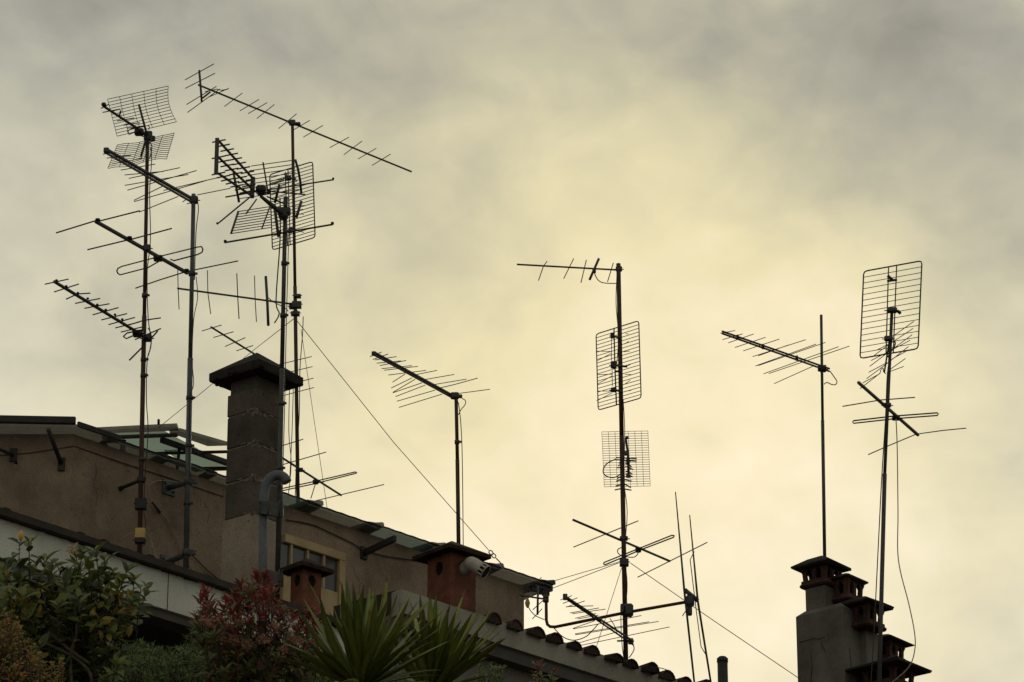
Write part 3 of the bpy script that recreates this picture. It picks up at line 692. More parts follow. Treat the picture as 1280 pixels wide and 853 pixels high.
mH = Mast('leaning mast at the far right carrying a wire panel aerial on its tip', (1115, 386), (1094, 862), 29.5, (4.3, 5.6), 'metal', .5, ())
# hardware on the masts
def blob(mast, y, w, h, m='metal', name='clamp', dx=0, lab=None):
    p = mast.at(y) + V((dx / PXM, -.01, 0)); mb = MB(); mb.cbox(p, (w / 2 / PXM, 0, 0), (0, mast.r * 1.6, 0), (0, 0, h / 2 / PXM), .07)
    mb.tube([p + V((-w / 2 / PXM - .012, -.02, 0)), p + V((w / 2 / PXM + .012, -.02, 0))], .005, 5)
    return part(name, mb, m, mast.o, lab)
blob(mA, 631, 14, 14, 'plastic', 'amplifier_box'); blob(mA, 668, 12.5, 13, 'yellow_box', 'junction_box', lab='yellowed junction box with loose wires'); blob(mA, 677, 13, 6, 'plastic', 'clamp')
blob(mD, 382, 13, 9, dx=2); blob(mD, 371, 10, 4, dx=3); blob(mD, 393, 12, 5); blob(mD, 481, 12, 4)
blob(mF, 704, 12, 9, 'metal', 'guy_ring'); blob(mG, 461, 11, 7)
def wcab(mast, pts, r=.0045, m='cable'):
    mb = MB(); mb.tube(smooth_path([atY(x, y, mast.Y - .03) for x, y in pts], 4), r, 5); part('coax', mb, m, mast.o)
wcab(mA, [(188, 185), (189.5, 200), (187, 240), (188, 300), (184, 340), (185, 395), (189, 430), (184, 450), (183, 500), (185, 540), (181, 600), (180, 640), (182, 652), (180, 668)])
wcab(mA, [(168, 666), (160, 668), (150, 676)], .0035, 'cable_pale'); wcab(mA, [(184, 668), (188, 672), (193, 690), (198, 702)], .0035, 'cable_pale'); wcab(mA, [(172, 678), (175, 684), (180, 682), (181, 676)], .003)
wcab(mB, [(246, 247), (248, 262), (245, 290), (243, 350)])
wcab(mB, [(245, 346), (247, 372), (242, 400), (240, 450), (242, 480), (237, 505), (238, 600)], .004)
wcab(mF, [(779, 500), (781, 540), (780, 600), (784, 640), (781, 690), (784, 730), (782, 760)], .004)
wcab(mF, [(771, 345), (770, 380), (773, 420), (771, 455)], .004)
wcab(mC, [(350, 248), (350, 300), (345, 375), (349, 392), (343, 404)], .006)
wcab(mC, [(361, 290), (358, 400), (355.5, 520), (352, 640), (350, 700)], .004)
wcab(mD, [(379, 396), (378, 420), (375, 460), (374, 520), (371, 560), (369, 620)]); wcab(mD, [(362, 480), (361, 540), (364, 580), (360, 622)], .004); wcab(mD, [(367, 470), (365, 540), (362, 600)], .004)
wcab(mE, [(570, 498), (574, 510), (577.5, 560), (579, 682)])
wcab(mF, [(776, 770), (777, 800), (780, 826)], .004)
wcab(mH, [(1113, 440), (1109, 470), (1107, 520), (1102, 600), (1097, 700), (1092, 800), (1088, 862)], .005)
# wall brackets
def bracket(mast, y, plate, lab=None, m='grey_pole'):
    mb = MB(); p = mast.at(y); q0 = onwall(*plate, .0); q = onwall(*plate, .01)
    mb.cbox(q, EDIR * .075, ENRM * .008, (0, 0, .065), .1)
    for sx, sz in ((-.05, .03), (.05, -.03)): mb.tube([q + EDIR * sx + UPZ * sz, q + EDIR * sx + UPZ * sz + ENRM * .03], .012, 6)
    mb.tube([q, p + V((.02, 0, 0)) + (p - q).normalized() * .03], .026, 8)
    mb.tube([p - V((0, 0, .03)), p + V((0, 0, .03))], mast.r * 1.45, 10); mb.cbox(p + V((.05, 0, 0)), (.035, 0, 0), (0, .012, 0), (0, 0, .022))
    part('wall_bracket', mb, m, mast.o)
bracket(mB, 602, (211, 610)); bracket(mB, 691, (209, 704))
mb = MB(); p = mA.at(600); q = onwall(150, 611); mb.tube([p, q], .016, 7); mb.tube([q - ENRM * .0, q + ENRM * .03], .022, 8); mb.cbox(p, (.035, 0, 0), (0, .03, 0), (0, 0, .025)); part('wall_bracket', mb, 'dark_steel', mA.o)
# conduit with gooseneck beside mast C
YC = 28.32
cg = thing('gooseneck_conduit', 'blue-grey gooseneck pipe bent over at the top beside the block chimney', 'conduit pipe', atY(328, 760, YC))
mb = MB(); mb.tube([atY(328.5, 775, YC), atY(329, 640, YC)], .036, 12)
mb.tube(smooth_path([atY(x, y, YC) for x, y in ((329.5, 642), (329.5, 622), (332, 607), (339, 597), (348, 594), (355, 597), (359, 603))], 5), .041, 12); mb.tube([atY(329.2, 634, YC), atY(329.4, 628, YC)], .044, 12)
part('pipe', mb, 'conduit', cg)
for y0 in (636, 722):
    mb = MB(); a = atY(323, y0 - 2, YC - .045); b = atY(354, y0 + 3, YC - .045 + .0)
    if y0 > 700: a = atY(331, y0 - 1, YC - .045)
    mb.cbox((a + b) / 2, (b - a) / 2, (0, .012, 0), (0, 0, .06), .1)
    for x in (325 if y0 < 700 else 333, 335, 349, 352.5): mb.tube([atY(x, y0 - 10, YC - .06), atY(x, y0 + 9, YC - .06)], .007, 5); 
    for x in (325 if y0 < 700 else 333, 352.5):
        for dy in (-8, 8): mb.tube([atY(x, y0 + dy, YC - .055), atY(x, y0 + dy, YC - .085)], .009, 6)
    mb.cbox((a + b) / 2 + V((0, .035, 0)), (b - a) / 2, (0, .02, 0), (0, 0, .045), .1)
    part('bracket', mb, 'dark_steel' if y0 < 0 else 'metal', cg)

# ================= AERIALS =================
class Ant:
    """an aerial clamped to a mast at photo height y; its boom and rods lie in the horizontal plane through the clamp"""
    def __init__(s, name, label, mast, mount, c=ID, group=None, dy=0):
        s.c = c; mx_, my_ = mount; s.Y = mast.Y - .0; s.p = atY(mx_, my_, mast.Y + dy); s.Z = s.p.z; s.o = thing(name, label, 'antenna', s.p, group)
    def z(s, q, dz=0): p = s.c(q); return atZ(p[0], p[1], s.Z) + V((0, 0, dz))
    def y(s, q, Y=None): p = s.c(q); return atY(p[0], p[1], Y or s.Y)
    def boom(s, a, b, w, m='metal', name='boom', vert=False, dz=0, sq=False):
        f = s.y if vert else (lambda q: s.z(q, dz)); mb = MB(); A, B = f(a), f(b)
        if sq:
            d = (B - A).normalized(); sd_ = UPZ.cross(d).normalized(); mb.cbox((A + B) / 2, (B - A) / 2, sd_ * rp(w), d.cross(sd_) * rp(w), .15)
        else: mb.tube([A, B], rp(w), 8)
        return part(name, mb, m, s.o)
    def rods(s, L_, w=1.3, m='alu', name='element', dz=0, ball=True):
        for q in L_:
            jz = rnd.gauss(0, .004); mb = MB(); mb.tube([s.z(p, dz + (jz if i_ else -jz)) for i_, p in enumerate(q)], rp(w), 5)
            part(name, mb, m, s.o)
    def pairs(s, L_, w=1.3, **k): s.rods([((a, b), (c_, d)) for a, b, c_, d in L_], w, **k)
    def vrods(s, L_, w=1.3, m='alu', name='element', Y=None):
        for q in L_:
            mb = MB(); mb.tube([s.y(p, Y) for p in q], rp(w), 5); part(name, mb, m, s.o)
    def loop(s, pts, w=1.6, closed=False, name='dipole', m='alu', dz=0):
        mb = MB(); mb.tube([s.z(p, dz) for p in pts], rp(w), 6, closed=closed); return part(name, mb, m, s.o)
    def box(s, q, w, h, m='plastic', name='balun_box', dz=0, d=None):
        p = s.z(q, dz); mb = MB(); mb.cbox(p, (w / 2 / PXM, 0, 0), (0, (d or w) / 2 / PXM * .8, 0), (0, 0, h / 2 / PXM), .2); return part(name, mb, m, s.o)
    def vbox(s, q, w, h, m='metal', name='clamp', Y=None):
        p = s.y(q, Y); mb = MB(); mb.cbox(p, (w / 2 / PXM, 0, 0), (0, max(w, 6) / 2 / PXM * .7, 0), (0, 0, h / 2 / PXM), .2)
        mb.tube([p + V((-w * .75 / PXM, 0, -.004)), p + V((w * .75 / PXM, 0, -.004))], .005, 5); return part(name, mb, m, s.o)
    def coax(s, pts, w=1.3, Y=None):
        mb = MB(); mb.tube(smooth_path([s.y(p, Y) for p in pts], 4), rp(w), 5); part('coax', mb, 'cable', s.o)
    def knobs(s, L_, w=3.2, h=2.6):
        mb = MB()
        for q in L_: p = s.z(q, .012); mb.cbox(p, (w / 2 / PXM, 0, 0), (0, w / 2 / PXM, 0), (0, 0, h / 2 / PXM), .3)
        part('element_holder', mb, 'plastic', s.o)
def grid_edges(A, B, C_, D_, Y0, Y1):
    """A,B: ends of edge 0 (photo px), C_,D_: same ends of edge 1; both edges level"""
    z0 = atY((A[0] + B[0]) / 2, (A[1] + B[1]) / 2, Y0).z; z1 = atY((C_[0] + D_[0]) / 2, (C_[1] + D_[1]) / 2, Y1).z
    return atZ(*A, z0), atZ(*B, z0), atZ(*C_, z1), atZ(*D_, z1)
def panel(ant, TL, TR, BR, BL, Yt, Yb, rows, cols, w=1.1, fw=1.6, frame=True, bend=None, stuff=False, vcols=None):
    a, b, c_, d = grid_edges(TL, TR, BL, BR, Yt, Yb)
    def pt(u, v_):
        q = a.lerp(b, u).lerp(c_.lerp(d, u), v_)
        if bend: q = q + bend(u, v_)
        return q
    nrm_ = (b - a).cross(c_ - a).normalized()
    if frame:
        mb = MB(); r_ = .06
        loop_ = []
        for (u, v_), (du, dv) in (((0, 0), (1, 1)), ((1, 0), (-1, 1)), ((1, 1), (-1, -1)), ((0, 1), (1, -1))):
            k1, k2 = (u, v_ + dv * r_ * .6), (u + du * r_, v_)
            loop_ += [pt(*k1), pt(u + du * r_ * .25, v_ + dv * r_ * .15), pt(*k2)] if (u, v_) in ((0, 0), (1, 1)) else [pt(*k2), pt(u + du * r_ * .25, v_ + dv * r_ * .15), pt(*k1)]
        mb.tube(loop_, rp(fw), 6, closed=True); part('reflector_frame', mb, 'alu', ant.o)
    nseg = 1 if not bend else 8
    for i in range(rows):
        v_ = (i + (1 if frame else 0)) / (rows + (1 if frame else -1)); mb = MB()
        mb.tube([pt(k / nseg, v_) + nrm_ * .004 for k in range(nseg + 1)], rp(w), 4); part('reflector_rod', mb, 'alu', ant.o)
    for u in (vcols if vcols is not None else [j / (cols - 1) for j in range(cols)] if cols > 1 else []):
        mb = MB(); mb.tube([pt(u, k / 8) for k in range(9)], rp(w), 4); part('reflector_rib', mb, 'alu', ant.o)
    return pt
GY = 'yagi aerials on the masts'; GG = 'wire grid aerials on the masts'; GL = 'log-periodic aerials on the masts'

# --- mast A ---
c = ctx(50, 340, .1875)
a = Ant('yagi_antenna', 'toothed short-rod aerial lowest on the rusty far-left mast, pointing to the left edge', mA, (179, 424), c, GY)
a.boom((95, 65), (735, 455), 4.2); a.vbox((715, 442), 12, 9)
a.pairs([(33, 85, 190, 47), (95, 130, 258, 86), (235, 212, 400, 177), (297, 246, 463, 211), (352, 285, 522, 241), (410, 317, 580, 283), (458, 346, 632, 311), (503, 372, 660, 338), (540, 402, 690, 366)], 1.7)
a.rods([((175, 180), (250, 150), (335, 145)), ((600, 352), (690, 325), (805, 308)), ((635, 455), (805, 375))], 1.8)
a.knobs([(110, 66), (175, 105), (252, 150), (318, 187), (382, 228), (438, 262), (500, 294), (548, 326)])
a.loop([(690, 385), (580, 408), (556, 430), (575, 446), (610, 430), (700, 405)], 2); a.box((652, 412), 13, 8)
a.vrods([((595, 590), (690, 495)), ((735, 450), (785, 395))], 2.2, name='reflector_arm'); a.coax([(720, 375), (735, 400), (742, 450), (735, 510), (720, 560)], 1.6, YA - .04)
c = ctx(50, 220, .1875)
a = Ant('yagi_antenna', 'four-rod aerial with a long looped dipole halfway up the rusty far-left mast', mA, (184, 311), c, GY)
a.boom((370, 303), (985, 650), 4.2, sq=True); a.vbox((713, 482), 10, 9)
a.rods([((108, 376), (375, 303)), ((375, 303), (665, 238)), ((317, 496), (598, 422)), ((598, 422), (878, 356))], 2)
a.rods([((637, 748), (800, 695), (975, 640)), ((975, 640), (1320, 567))], 1.8)
a.knobs([(385, 302), (598, 421), (978, 638)], 6, 3)
a.loop([(870, 556), (892, 566), (1050, 525), (1080, 510), (1086, 488), (1076, 472), (1050, 475), (800, 537), (545, 604), (520, 617), (512, 634), (520, 652), (535, 660), (720, 612), (790, 572)], 1.9)
a.box((788, 550), 12, 7)
c = ctx(120, 100, .12896)
a = Ant('grid_antenna', 'aerial with two wire-mesh wings on the very top of the rusty far-left mast', mA, (186, 170), c, GG)
a.boom((72, 255), (520, 550), 3.4); a.vbox((505, 545), 11, 13); a.box((545, 570), 8, 7, 'metal', 'clamp')
a.pairs([(50, 282, 125, 232), (65, 315, 235, 285), (205, 400, 370, 370), (262, 437, 425, 420), (300, 465, 480, 450)], 1.5)
a.rods([((225, 350), (240, 308))], 2.5); a.knobs([(75, 252)], 6, 5)
a.loop([(480, 450), (340, 475), (305, 500), (320, 530), (355, 515), (400, 500)], 1.5); a.box((418, 507), 12, 9)
a.coax([(500, 445), (518, 455), (510, 485)], 1.2); a.coax([(520, 600), (540, 640), (535, 700), (520, 760)], 1.5)
a.vrods([((415, 240), (490, 520)), ((480, 590), (435, 745))], 3.2, 'metal', 'wing_arm', YA - .04)
px = lambda q: c(q)
panel(a, px((112, 190)), px((700, 62)), px((780, 408)), px((205, 548)), YA - .32, YA - .06, 13, 6, .9, frame=False, bend=lambda u, v_: V((-.03 * u * math.sin(v_ * math.pi), 0, 0)))
c2 = ctx(120, 170, .14073)
panel(a, c2((190, 92)), c2((695, -28)), c2((628, 185)), c2((105, 300)), YA - .05, YA - .26, 13, 6, .9, frame=False, bend=lambda u, v_: V((0, 0, .018 * math.sin(u * 9 + 1) * (1 - u) - (.02 if u > .9 else 0) * v_)))
# --- mast B ---
c = c2
a = Ant('log_periodic_antenna', 'thick twin-boom aerial at the top of the grey mast with plate brackets', mB, (243, 250), c, GL)
a.boom((92, 132), (880, 585), 3.6, dz=.012, sq=True); a.boom((92, 132), (880, 585), 2.6, dz=-.022, sq=True, m='grey_pole'); a.box((92, 130), 7, 7, 'metal', 'end_cap'); a.vbox((870, 570), 11, 10)
a.pairs([(60, 166, 130, 150), (95, 200, 310, 172), (145, 245, 410, 205), (220, 305, 525, 252), (255, 350, 600, 315), (292, 380, 745, 282), (257, 438, 820, 347), (280, 480, 893, 312), (340, 582, 980, 400), (337, 572, 600, 445), (600, 483, 1080, 375), (900, 522, 1192, 470), (385, 673, 730, 543), (770, 582, 805, 568), (808, 605, 860, 590)], 1.3)
# --- mast C: triple-boom UHF array ---
c = ctx(260, 165, .10551)
a = Ant('corner_reflector_antenna', 'three-boom toothed aerial with an upright end plate, on the grey mast at the block chimney', mC, (356, 262), c, None)
YR_ = 0; Yr = atZ(*c((560, 700)), a.Z).y; Yt_ = atZ(*c((110, 300)), a.Z).y
Yt_ = Yr - .55; ev = V((0, 0, 0))
for (tx, ty), (bx, by), n0 in (((125, 105), (540, 560), 8), ((120, 298), (560, 710), 8), ((120, 492), (530, 765), 7)):
    A = atY(*c((tx, ty)), Yt_); B = atY(*c((bx, by)), Yr); mb = MB(); d = (B - A).normalized(); s_ = UPZ.cross(d).normalized()
    mb.cbox((A + B) / 2, (B - A) / 2, s_ * rp(2.6), d.cross(s_) * rp(2.6)); part('boom', mb, 'metal', a.o)
    hdir = atZ(*c((tx + 80, ty - 16)), A.z) - A
    for k in range(n0):
        p = A.lerp(B, .01 + .93 * k / n0); mb = MB(); mb.tube([p - hdir * .98, p + hdir * .98], rp(2.0), 5); part('element', mb, 'alu', a.o)
A = atY(*c((105, 75)), Yt_ - .01); B = atY(*c((100, 505)), Yt_ - .01); mb = MB(); mb.cbox((A + B) / 2, (rp(5), 0, 0), (0, .012, 0), (0, 0, (A.z - B.z) / 2)); part('end_plate', mb, 'metal', a.o)
A = atY(*c((535, 545)), Yr); B = atY(*c((520, 775)), Yr); mb = MB(); mb.cbox((A + B) / 2, (rp(5.5), 0, 0), (0, .03, 0), (A - B) / 2); part('boom_bracket', mb, 'metal', a.o)
p = atY(*c((630, 690)), Yr + .02); mb = MB(); mb.cbox(p, (.045, 0, 0), (0, .05, 0), (0, 0, .035), .25); part('balun_box', mb, 'plastic', a.o)
c = ctx(320, 190, .15235)
A = atY(*c((40, 365)), Yr + .02); B = atY(*c((235, 525)), mC.Y); mb = MB(); mb.tube([A, A.lerp(B, .5) , B], [rp(4), rp(6), rp(6)], 8); part('boom', mb, 'metal', a.o)
for q, w_, h_ in (((230, 490), 17, 9), ((245, 420), 5, 14), ((225, 515), 12, 12)):
    p = atY(*c(q), mC.Y - .02); mb = MB(); mb.cbox(p, (w_ / 2 / PXM, 0, 0), (0, .04, 0), (0, 0, h_ / 2 / PXM), .2); part('clamp', mb, 'metal', a.o)
c = ctx(250, 160, .19934)
def arm(q0, q1, Y0, Y1, w, name='wing_arm'): mb = MB(); mb.tube([atY(*c(q0), Y0), atY(*c(q1), Y1)], rp(w), 6); part(name, mb, 'metal', a.o)
arm((210, 280), (245, 468), Yr - .1, Yr + .02, 3.2); arm((240, 525), (195, 662), Yr, Yr - .12, 3.0)
mb = MB(); mb.tube([atY(*c(q), y_) for q, y_ in (((597, 198), mC.Y - .25), ((615, 260), mC.Y - .2), ((628, 330), mC.Y - .12), ((635, 410), mC.Y - .05))], rp(3.2), 6); part('wing_arm', mb, 'metal', a.o)
arm((635, 462), (605, 560), mC.Y - .05, mC.Y - .1, 4)
arm((395, 215), (425, 395), Yr, Yr + .1, 2); arm((498, 355), (470, 470), Yr, Yr + .1, 3.4); arm((465, 480), (492, 682), mC.Y - .05, mC.Y - .05, 4)
arm((355, 448), (288, 540), Yr, Yr - .05, 2); arm((440, 490), (388, 632), Yr + .1, Yr, 2)
for k in range(8):
    v_ = k / 8; l0 = (320 - 100 * v_ * .9, 240 + 235 * v_); r0_ = (585 + 40 * v_, 203 + 210 * v_)
    if k > 4: l0 = (240, 240 + 235 * v_)
    mb = MB(); mb.tube([atY(*c(l0), Yr - .08 + .1 * v_), atY(*c(r0_), mC.Y - .25 + .2 * v_)], rp(1.2), 4); part('reflector_rod', mb, 'alu', a.o)
for k in range(9):
    v_ = k / 8; l0 = (242 - 45 * v_, 525 + 138 * v_); r0_ = (440 + 10 * v_, 494 + 130 * v_)
    mb = MB(); mb.tube([atY(*c(l0), Yr - .12 * v_), atY(*c(r0_), Yr + .1 - .12 * v_)], rp(1.2), 4); part('reflector_rod', mb, 'alu', a.o)
b_ = Ant('dipole_antenna', 'crossed-rod aerial below the three-boom one on the mast at the block chimney', mC, (356.5, 292), c, None)
b_.rods([((155, 720), (500, 662)), ((500, 662), (833, 607))], 2.6); b_.knobs([(500, 660), (158, 720), (830, 607)], 4, 4)
b_.vbox((565, 648), 6, 5)
d_ = Ant('dipole_antenna', 'splayed rod aerial mixed into the three-boom one with thick rods', mC, (340, 240), c, None)
d_.rods([((160, 433), (440, 388)), ((440, 388), (838, 325)), ((430, 393), (660, 424)), ((108, 606), (312, 434)), ((420, 430), (560, 490))], 2.1); d_.knobs([(108, 606), (835, 326)], 2.8, 2.8); d_.box((430, 400), 6, 6, 'metal', 'clamp')
# --- mast D ---
c = ctx(220, 70, .24219)
a = Ant('yagi_antenna', 'very long slender aerial slanting across the top of the tall thin mast behind the chimney', mD, (366, 154), c, GY)
a.boom((115, 150), (1215, 598), 2.6); a.vbox((600, 345), 9, 8); a.box((628, 352), 8, 4, 'plastic')
a.pairs([(250, 262, 342, 192), (330, 285, 428, 224), (373, 298, 470, 242), (418, 320, 507, 255), (530, 377, 622, 298), (608, 383, 690, 332), (658, 421, 758, 358), (795, 475, 893, 418), (867, 507, 960, 443), (940, 535, 1033, 475), (1012, 565, 1107, 508)], 1.2)
YJ = a.z((122, 152)).y
mb = MB(); mb.tube([a.y((120, 75), YJ), a.y((133, 236), YJ)], rp(3.2), 6); part('reflector_post', mb, 'metal', a.o)
a.vrods([((138, 218), (178, 186))], 2.6, 'metal', 'brace', YJ)
hd2 = atZ(*c((195, 42)), a.y((120, 75), YJ).z) - atZ(*c((47, 124)), a.y((120, 75), YJ).z)
for q0_, q1_ in (((47, 124), (195, 42)), ((48, 168), (201, 90)), ((55, 251), (208, 158)), ((60, 292), (225, 172))):
    zz = atY(*c(((q0_[0] + q1_[0]) / 2, (q0_[1] + q1_[1]) / 2)), YJ).z; mb = MB(); mb.tube([atZ(*c(q0_), zz), atZ(*c(q1_), zz)], rp(1.3), 5); part('reflector_rod', mb, 'alu', a.o)
a.loop([(165, 215), (272, 168), (268, 172), (235, 178), (210, 172), (150, 185)], 1.3)
c = ctx(320, 190, .15235)
a = Ant('panel_antenna', 'upright wire panel aerial just below the top of the thin mast behind the chimney', mD, (368, 262), c, GG)
YP = mD.Y + .06
panel(a, c((112, 187)), c((465, 80)), c((485, 702)), c((135, 806)), YP, YP, 21, 0, 1.15, 1.7)
a.vrods([((240, 165), (258, 770)), ((262, 150), (280, 765))], 1.6, name='frame_bar', Y=YP - .02)
YQ = YP - .12
for q, w_, h_ in (((262, 215), 9, 7), ((250, 400), 6, 8), ((285, 640), 6, 6)): a.vbox(q, w_, h_, 'plastic', 'insulator', YQ)
a.vrods([((262, 215), (330, 225)), ((255, 200), (232, 180))], 3, 'metal', 'arm', YQ)
a.vrods([((110, 260), (230, 225)), ((100, 270), (230, 232)), ((165, 300), (240, 270)), ((130, 395), (235, 360)), ((140, 585), (230, 560)), ((290, 450), (400, 440)), ((290, 500), (395, 515)), ((300, 640), (395, 662)), ((300, 500), (385, 470))], 1.1, name='dipole', Y=YQ - .02)
c = ctx(200, 320, .1875)
a = Ant('yagi_antenna', 'upright-rod aerial reaching left from the thin mast across the grey mast', mD, (367, 381), c, GY)
a.boom((115, 217), (905, 325), 2.8); a.vbox((880, 335), 8, 9, 'plastic')
for q0_, qm, q1_, w_ in (((118, 95), (121, 217), (127, 357), 1.3), ((316, 97), (319, 243), (338, 388), 1.3), ((512, 117), (518, 272), (527, 420), 1.5), ((630, 132), (634, 288), (643, 440), 1.3), ((705, 137), (715, 297), (722, 465), 4)):
    Yp_ = a.z(qm).y; mb = MB(); mb.tube([a.y(q0_, Yp_), a.y(qm, Yp_), a.y(q1_, Yp_)], rp(w_), 6); part('element' if w_ < 3 else 'dipole', mb, 'alu' if w_ < 3 else 'metal', a.o)
a.coax([(725, 280), (745, 300), (780, 320), (830, 345), (855, 370)], 1.3, mD.Y - .05)
a = Ant('yagi_antenna', 'small aerial half hidden behind the pyramid cap of the block chimney', mD, (373, 477), c, GY)
a.boom((340, 475), (925, 838), 2.6)
a.pairs([(280, 500, 410, 463), (357, 543, 490, 508), (435, 600, 568, 550), (510, 632, 620, 600)], 1.3)
a.rods([((345, 457), (389.7, 446)), ((345, 470), (390.5, 458.6)), ((350, 483), (391.8, 473)), ((355, 493.5), (392.4, 484.7))], 1.3) if False else None
for q0_, q1_ in (((340, 458), (389.7, 446)), ((342, 470), (390.5, 458.6)), ((348, 484), (391.8, 473)), ((355, 494.5), (392.4, 484.7))):
    mb = MB(); mb.tube([atZ(*q0_, a.Z), atZ(*q1_, a.Z)], rp(1.2), 5); part('element', mb, 'alu', a.o)
c = ctx(350, 560, .28135)
a = Ant('yagi_antenna', 'lowest aerial on the thin mast, right of the chimney, with a flat looped dipole', mD, (374, 588), c, GY)
a.boom((-10, 32), (272, 211), 3.0); a.vbox((88, 98), 9, 5); a.box((158, 152), 8, 6)
a.pairs([(-30, 88, 205, 18), (140, 240, 462, 163), (-40, 5, 103, -37)], 1.4)
a.loop([(-60, 196), (150, 150), (335, 107), (341, 111), (335, 114), (160, 158), (-60, 206)], 1.7)
a.vrods([((157, 160), (137, 225))], 1.4, name='coax', Y=a.z((157, 160)).y)
# --- mast E ---
c = ctx(460, 430, .125)
a = Ant('log_periodic_antenna', 'fan-toothed aerial on the mast behind the larger terracotta chimney, tip up to the left', mE, (571, 494), c, GL)
a.boom((65, 98), (880, 545), 3.0, dz=.010, sq=True); a.boom((65, 98), (880, 545), 2.4, dz=-.014, sq=True); a.box((58, 98), 6, 6, 'metal', 'end_cap'); a.vbox((868, 520), 12, 9); a.box((925, 525), 5, 5, 'metal', 'clamp')
a.pairs([(20, 130, 135, 80), (50, 158, 200, 100), (70, 160, 285, 130), (88, 195, 330, 170), (120, 210, 380, 175), (138, 250, 440, 217), (163, 262, 498, 228), (203, 316, 580, 263), (247, 382, 370, 303), (440, 315, 690, 268), (232, 443, 440, 340), (560, 358, 862, 308), (250, 485, 470, 355), (250, 485, 540, 395), (640, 415, 985, 350), (277, 526, 570, 415), (290, 570, 670, 468), (310, 637, 740, 503), (910, 493, 1220, 458)], 1.2)
a.rods([((700, 445), (860, 410), (1095, 345))], 1.3); a.coax([(940, 545), (975, 570), (970, 610), (930, 660), (905, 710)], 1.3, mE.Y - .04)
# --- mast F ---
c = ctx(630, 310, .26954)
a = Ant('yagi_antenna', 'level aerial with steep rods on the tip of the middle mast, reaching left', mF, (773.5, 338), c, GY)
a.boom((60, 77), (530, 103), 2.6); a.vbox((533, 98), 9, 7)
for q, w_ in ((((160, 152), (183, 85), (200, 62)), 1.4), (((277, 143), (323, 50)), 1.4), (((357, 162), (382, 56)), 1.4), (((397, 148), (440, 50)), 3.8), (((480, 158), (507, 70)), 1.4)):
    Ym_ = a.z(((q[0][0] + q[-1][0]) / 2, 92)).y; mb = MB(); mb.tube([a.y(p, Ym_ + .0) for p in q], rp(w_), 6); part('element' if w_ < 3 else 'dipole', mb, 'alu' if w_ < 3 else 'metal', a.o)
a.box((418, 108), 5, 6); a.coax([(420, 120), (437, 150), (465, 163), (522, 165)], 1.4, mF.Y - .05)
c = ctx(740, 390, .1525)
a = Ant('panel_antenna', 'upright wire panel aerial below the tip of the middle mast', mF, (776, 458), c, GG)
YP = mF.Y + .07
panel(a, c((33, 183)), c((383, 73)), c((403, 706)), c((51, 806)), YP, YP, 20, 0, 1.0, 1.6)
a.vrods([((180, 137), (186, 400), (200, 765))], 2, name='frame_bar', Y=YP - .02)
YQ = YP - .10
for q, w_, h_ in (((165, 195), 5, 8), ((177, 435), 8, 10), ((178, 640), 8, 6)): a.vbox(q, w_, h_, 'plastic', 'insulator', YQ)
a.vrods([((170, 200), (240, 215)), ((177, 440), (290, 450)), ((180, 640), (250, 655)), ((190, 490), (220, 488))], 3.2, 'metal', 'arm', YQ)
a.vrods([((40, 323), (158, 325), (160, 340), (45, 400)), ((45, 515), (160, 512), (165, 525), (50, 590)), ((40, 650), (160, 650)), ((38, 730), (165, 665)), ((270, 265), (300, 240)), ((260, 328), (310, 322)), ((270, 515), (320, 512)), ((270, 592), (315, 560)), ((270, 652), (320, 645)), ((275, 178), (300, 183)), ((285, 447), (318, 430)), ((160, 210), (160, 400)), ((165, 480), (167, 610))], 1.0, name='dipole', Y=YQ - .02)
c = ctx(745, 530, .10551)
a = Ant('grid_antenna', 'square wire-mesh aerial facing the viewer halfway up the middle mast', mF, (778, 572), c, GG)
YP = mF.Y + .08
panel(a, c((68, 95)), c((615, 84)), c((643, 736)), c((98, 746)), YP - .06, YP + .03, 24, 8, .75, frame=False)
YQ = mF.Y - .09
a.vrods([((350, 165), (375, 325), (385, 620))], 3.4, 'metal', 'boom', YQ); a.vbox((368, 165), 4, 3, 'metal', 'end_cap', YQ); a.vbox((382, 622), 6, 4, 'metal', 'end_cap', YQ); a.vbox((380, 440), 5, 9, 'plastic', 'balun_box', YQ); a.vbox((355, 350), 5, 6, 'metal', 'clamp', YQ)
mb = MB(); mb.tube([a.y(q, YQ) for q in ((240, 400), (240, 425), (480, 442), (482, 412))], rp(2), 5, closed=True); part('dipole', mb, 'alu', a.o)
a.vrods([((345, 470), (395, 485), (422, 515)), ((345, 505), (380, 515), (442, 545)), ((350, 560), (380, 570), (432, 597)), ((350, 590), (380, 600), (435, 630)), ((300, 660), (355, 665), (425, 682)), ((300, 708), (360, 725), (413, 757)), ((300, 768), (350, 775), (420, 787)), ((268, 468), (300, 450)), ((262, 497), (300, 478)), ((247, 522), (300, 515)), ((250, 648), (300, 622)), ((240, 680), (300, 662)), ((232, 736), (300, 723)), ((222, 784), (300, 768))], 1.9, Y=YQ)
a.coax([(240, 415), (130, 470), (85, 550), (110, 612), (190, 637), (250, 622), (295, 590)], 1.7, YQ)
c = ctx(690, 520, .23438)
a = Ant('yagi_antenna', 'cross-shaped aerial with a narrow looped dipole below the mesh aerial on the middle mast', mF, (780, 673), c, GY)
a.boom((113, 555), (628, 775), 3.4); a.vbox((383, 654), 11, 5); a.box((460, 715), 8, 7)
a.pairs([(115, 698, 460, 562), (457, 853, 827, 683)], 1.5)
a.loop([(278, 782), (640, 637), (652, 640), (648, 648), (470, 716), (282, 795), (275, 790)], 1.9, closed=True)
a.coax([(372, 702), (352, 712), (352, 730), (372, 745), (430, 755), (455, 740), (460, 722)], 1.4, mF.Y - .12)
c = ctx(640, 710, .16406)
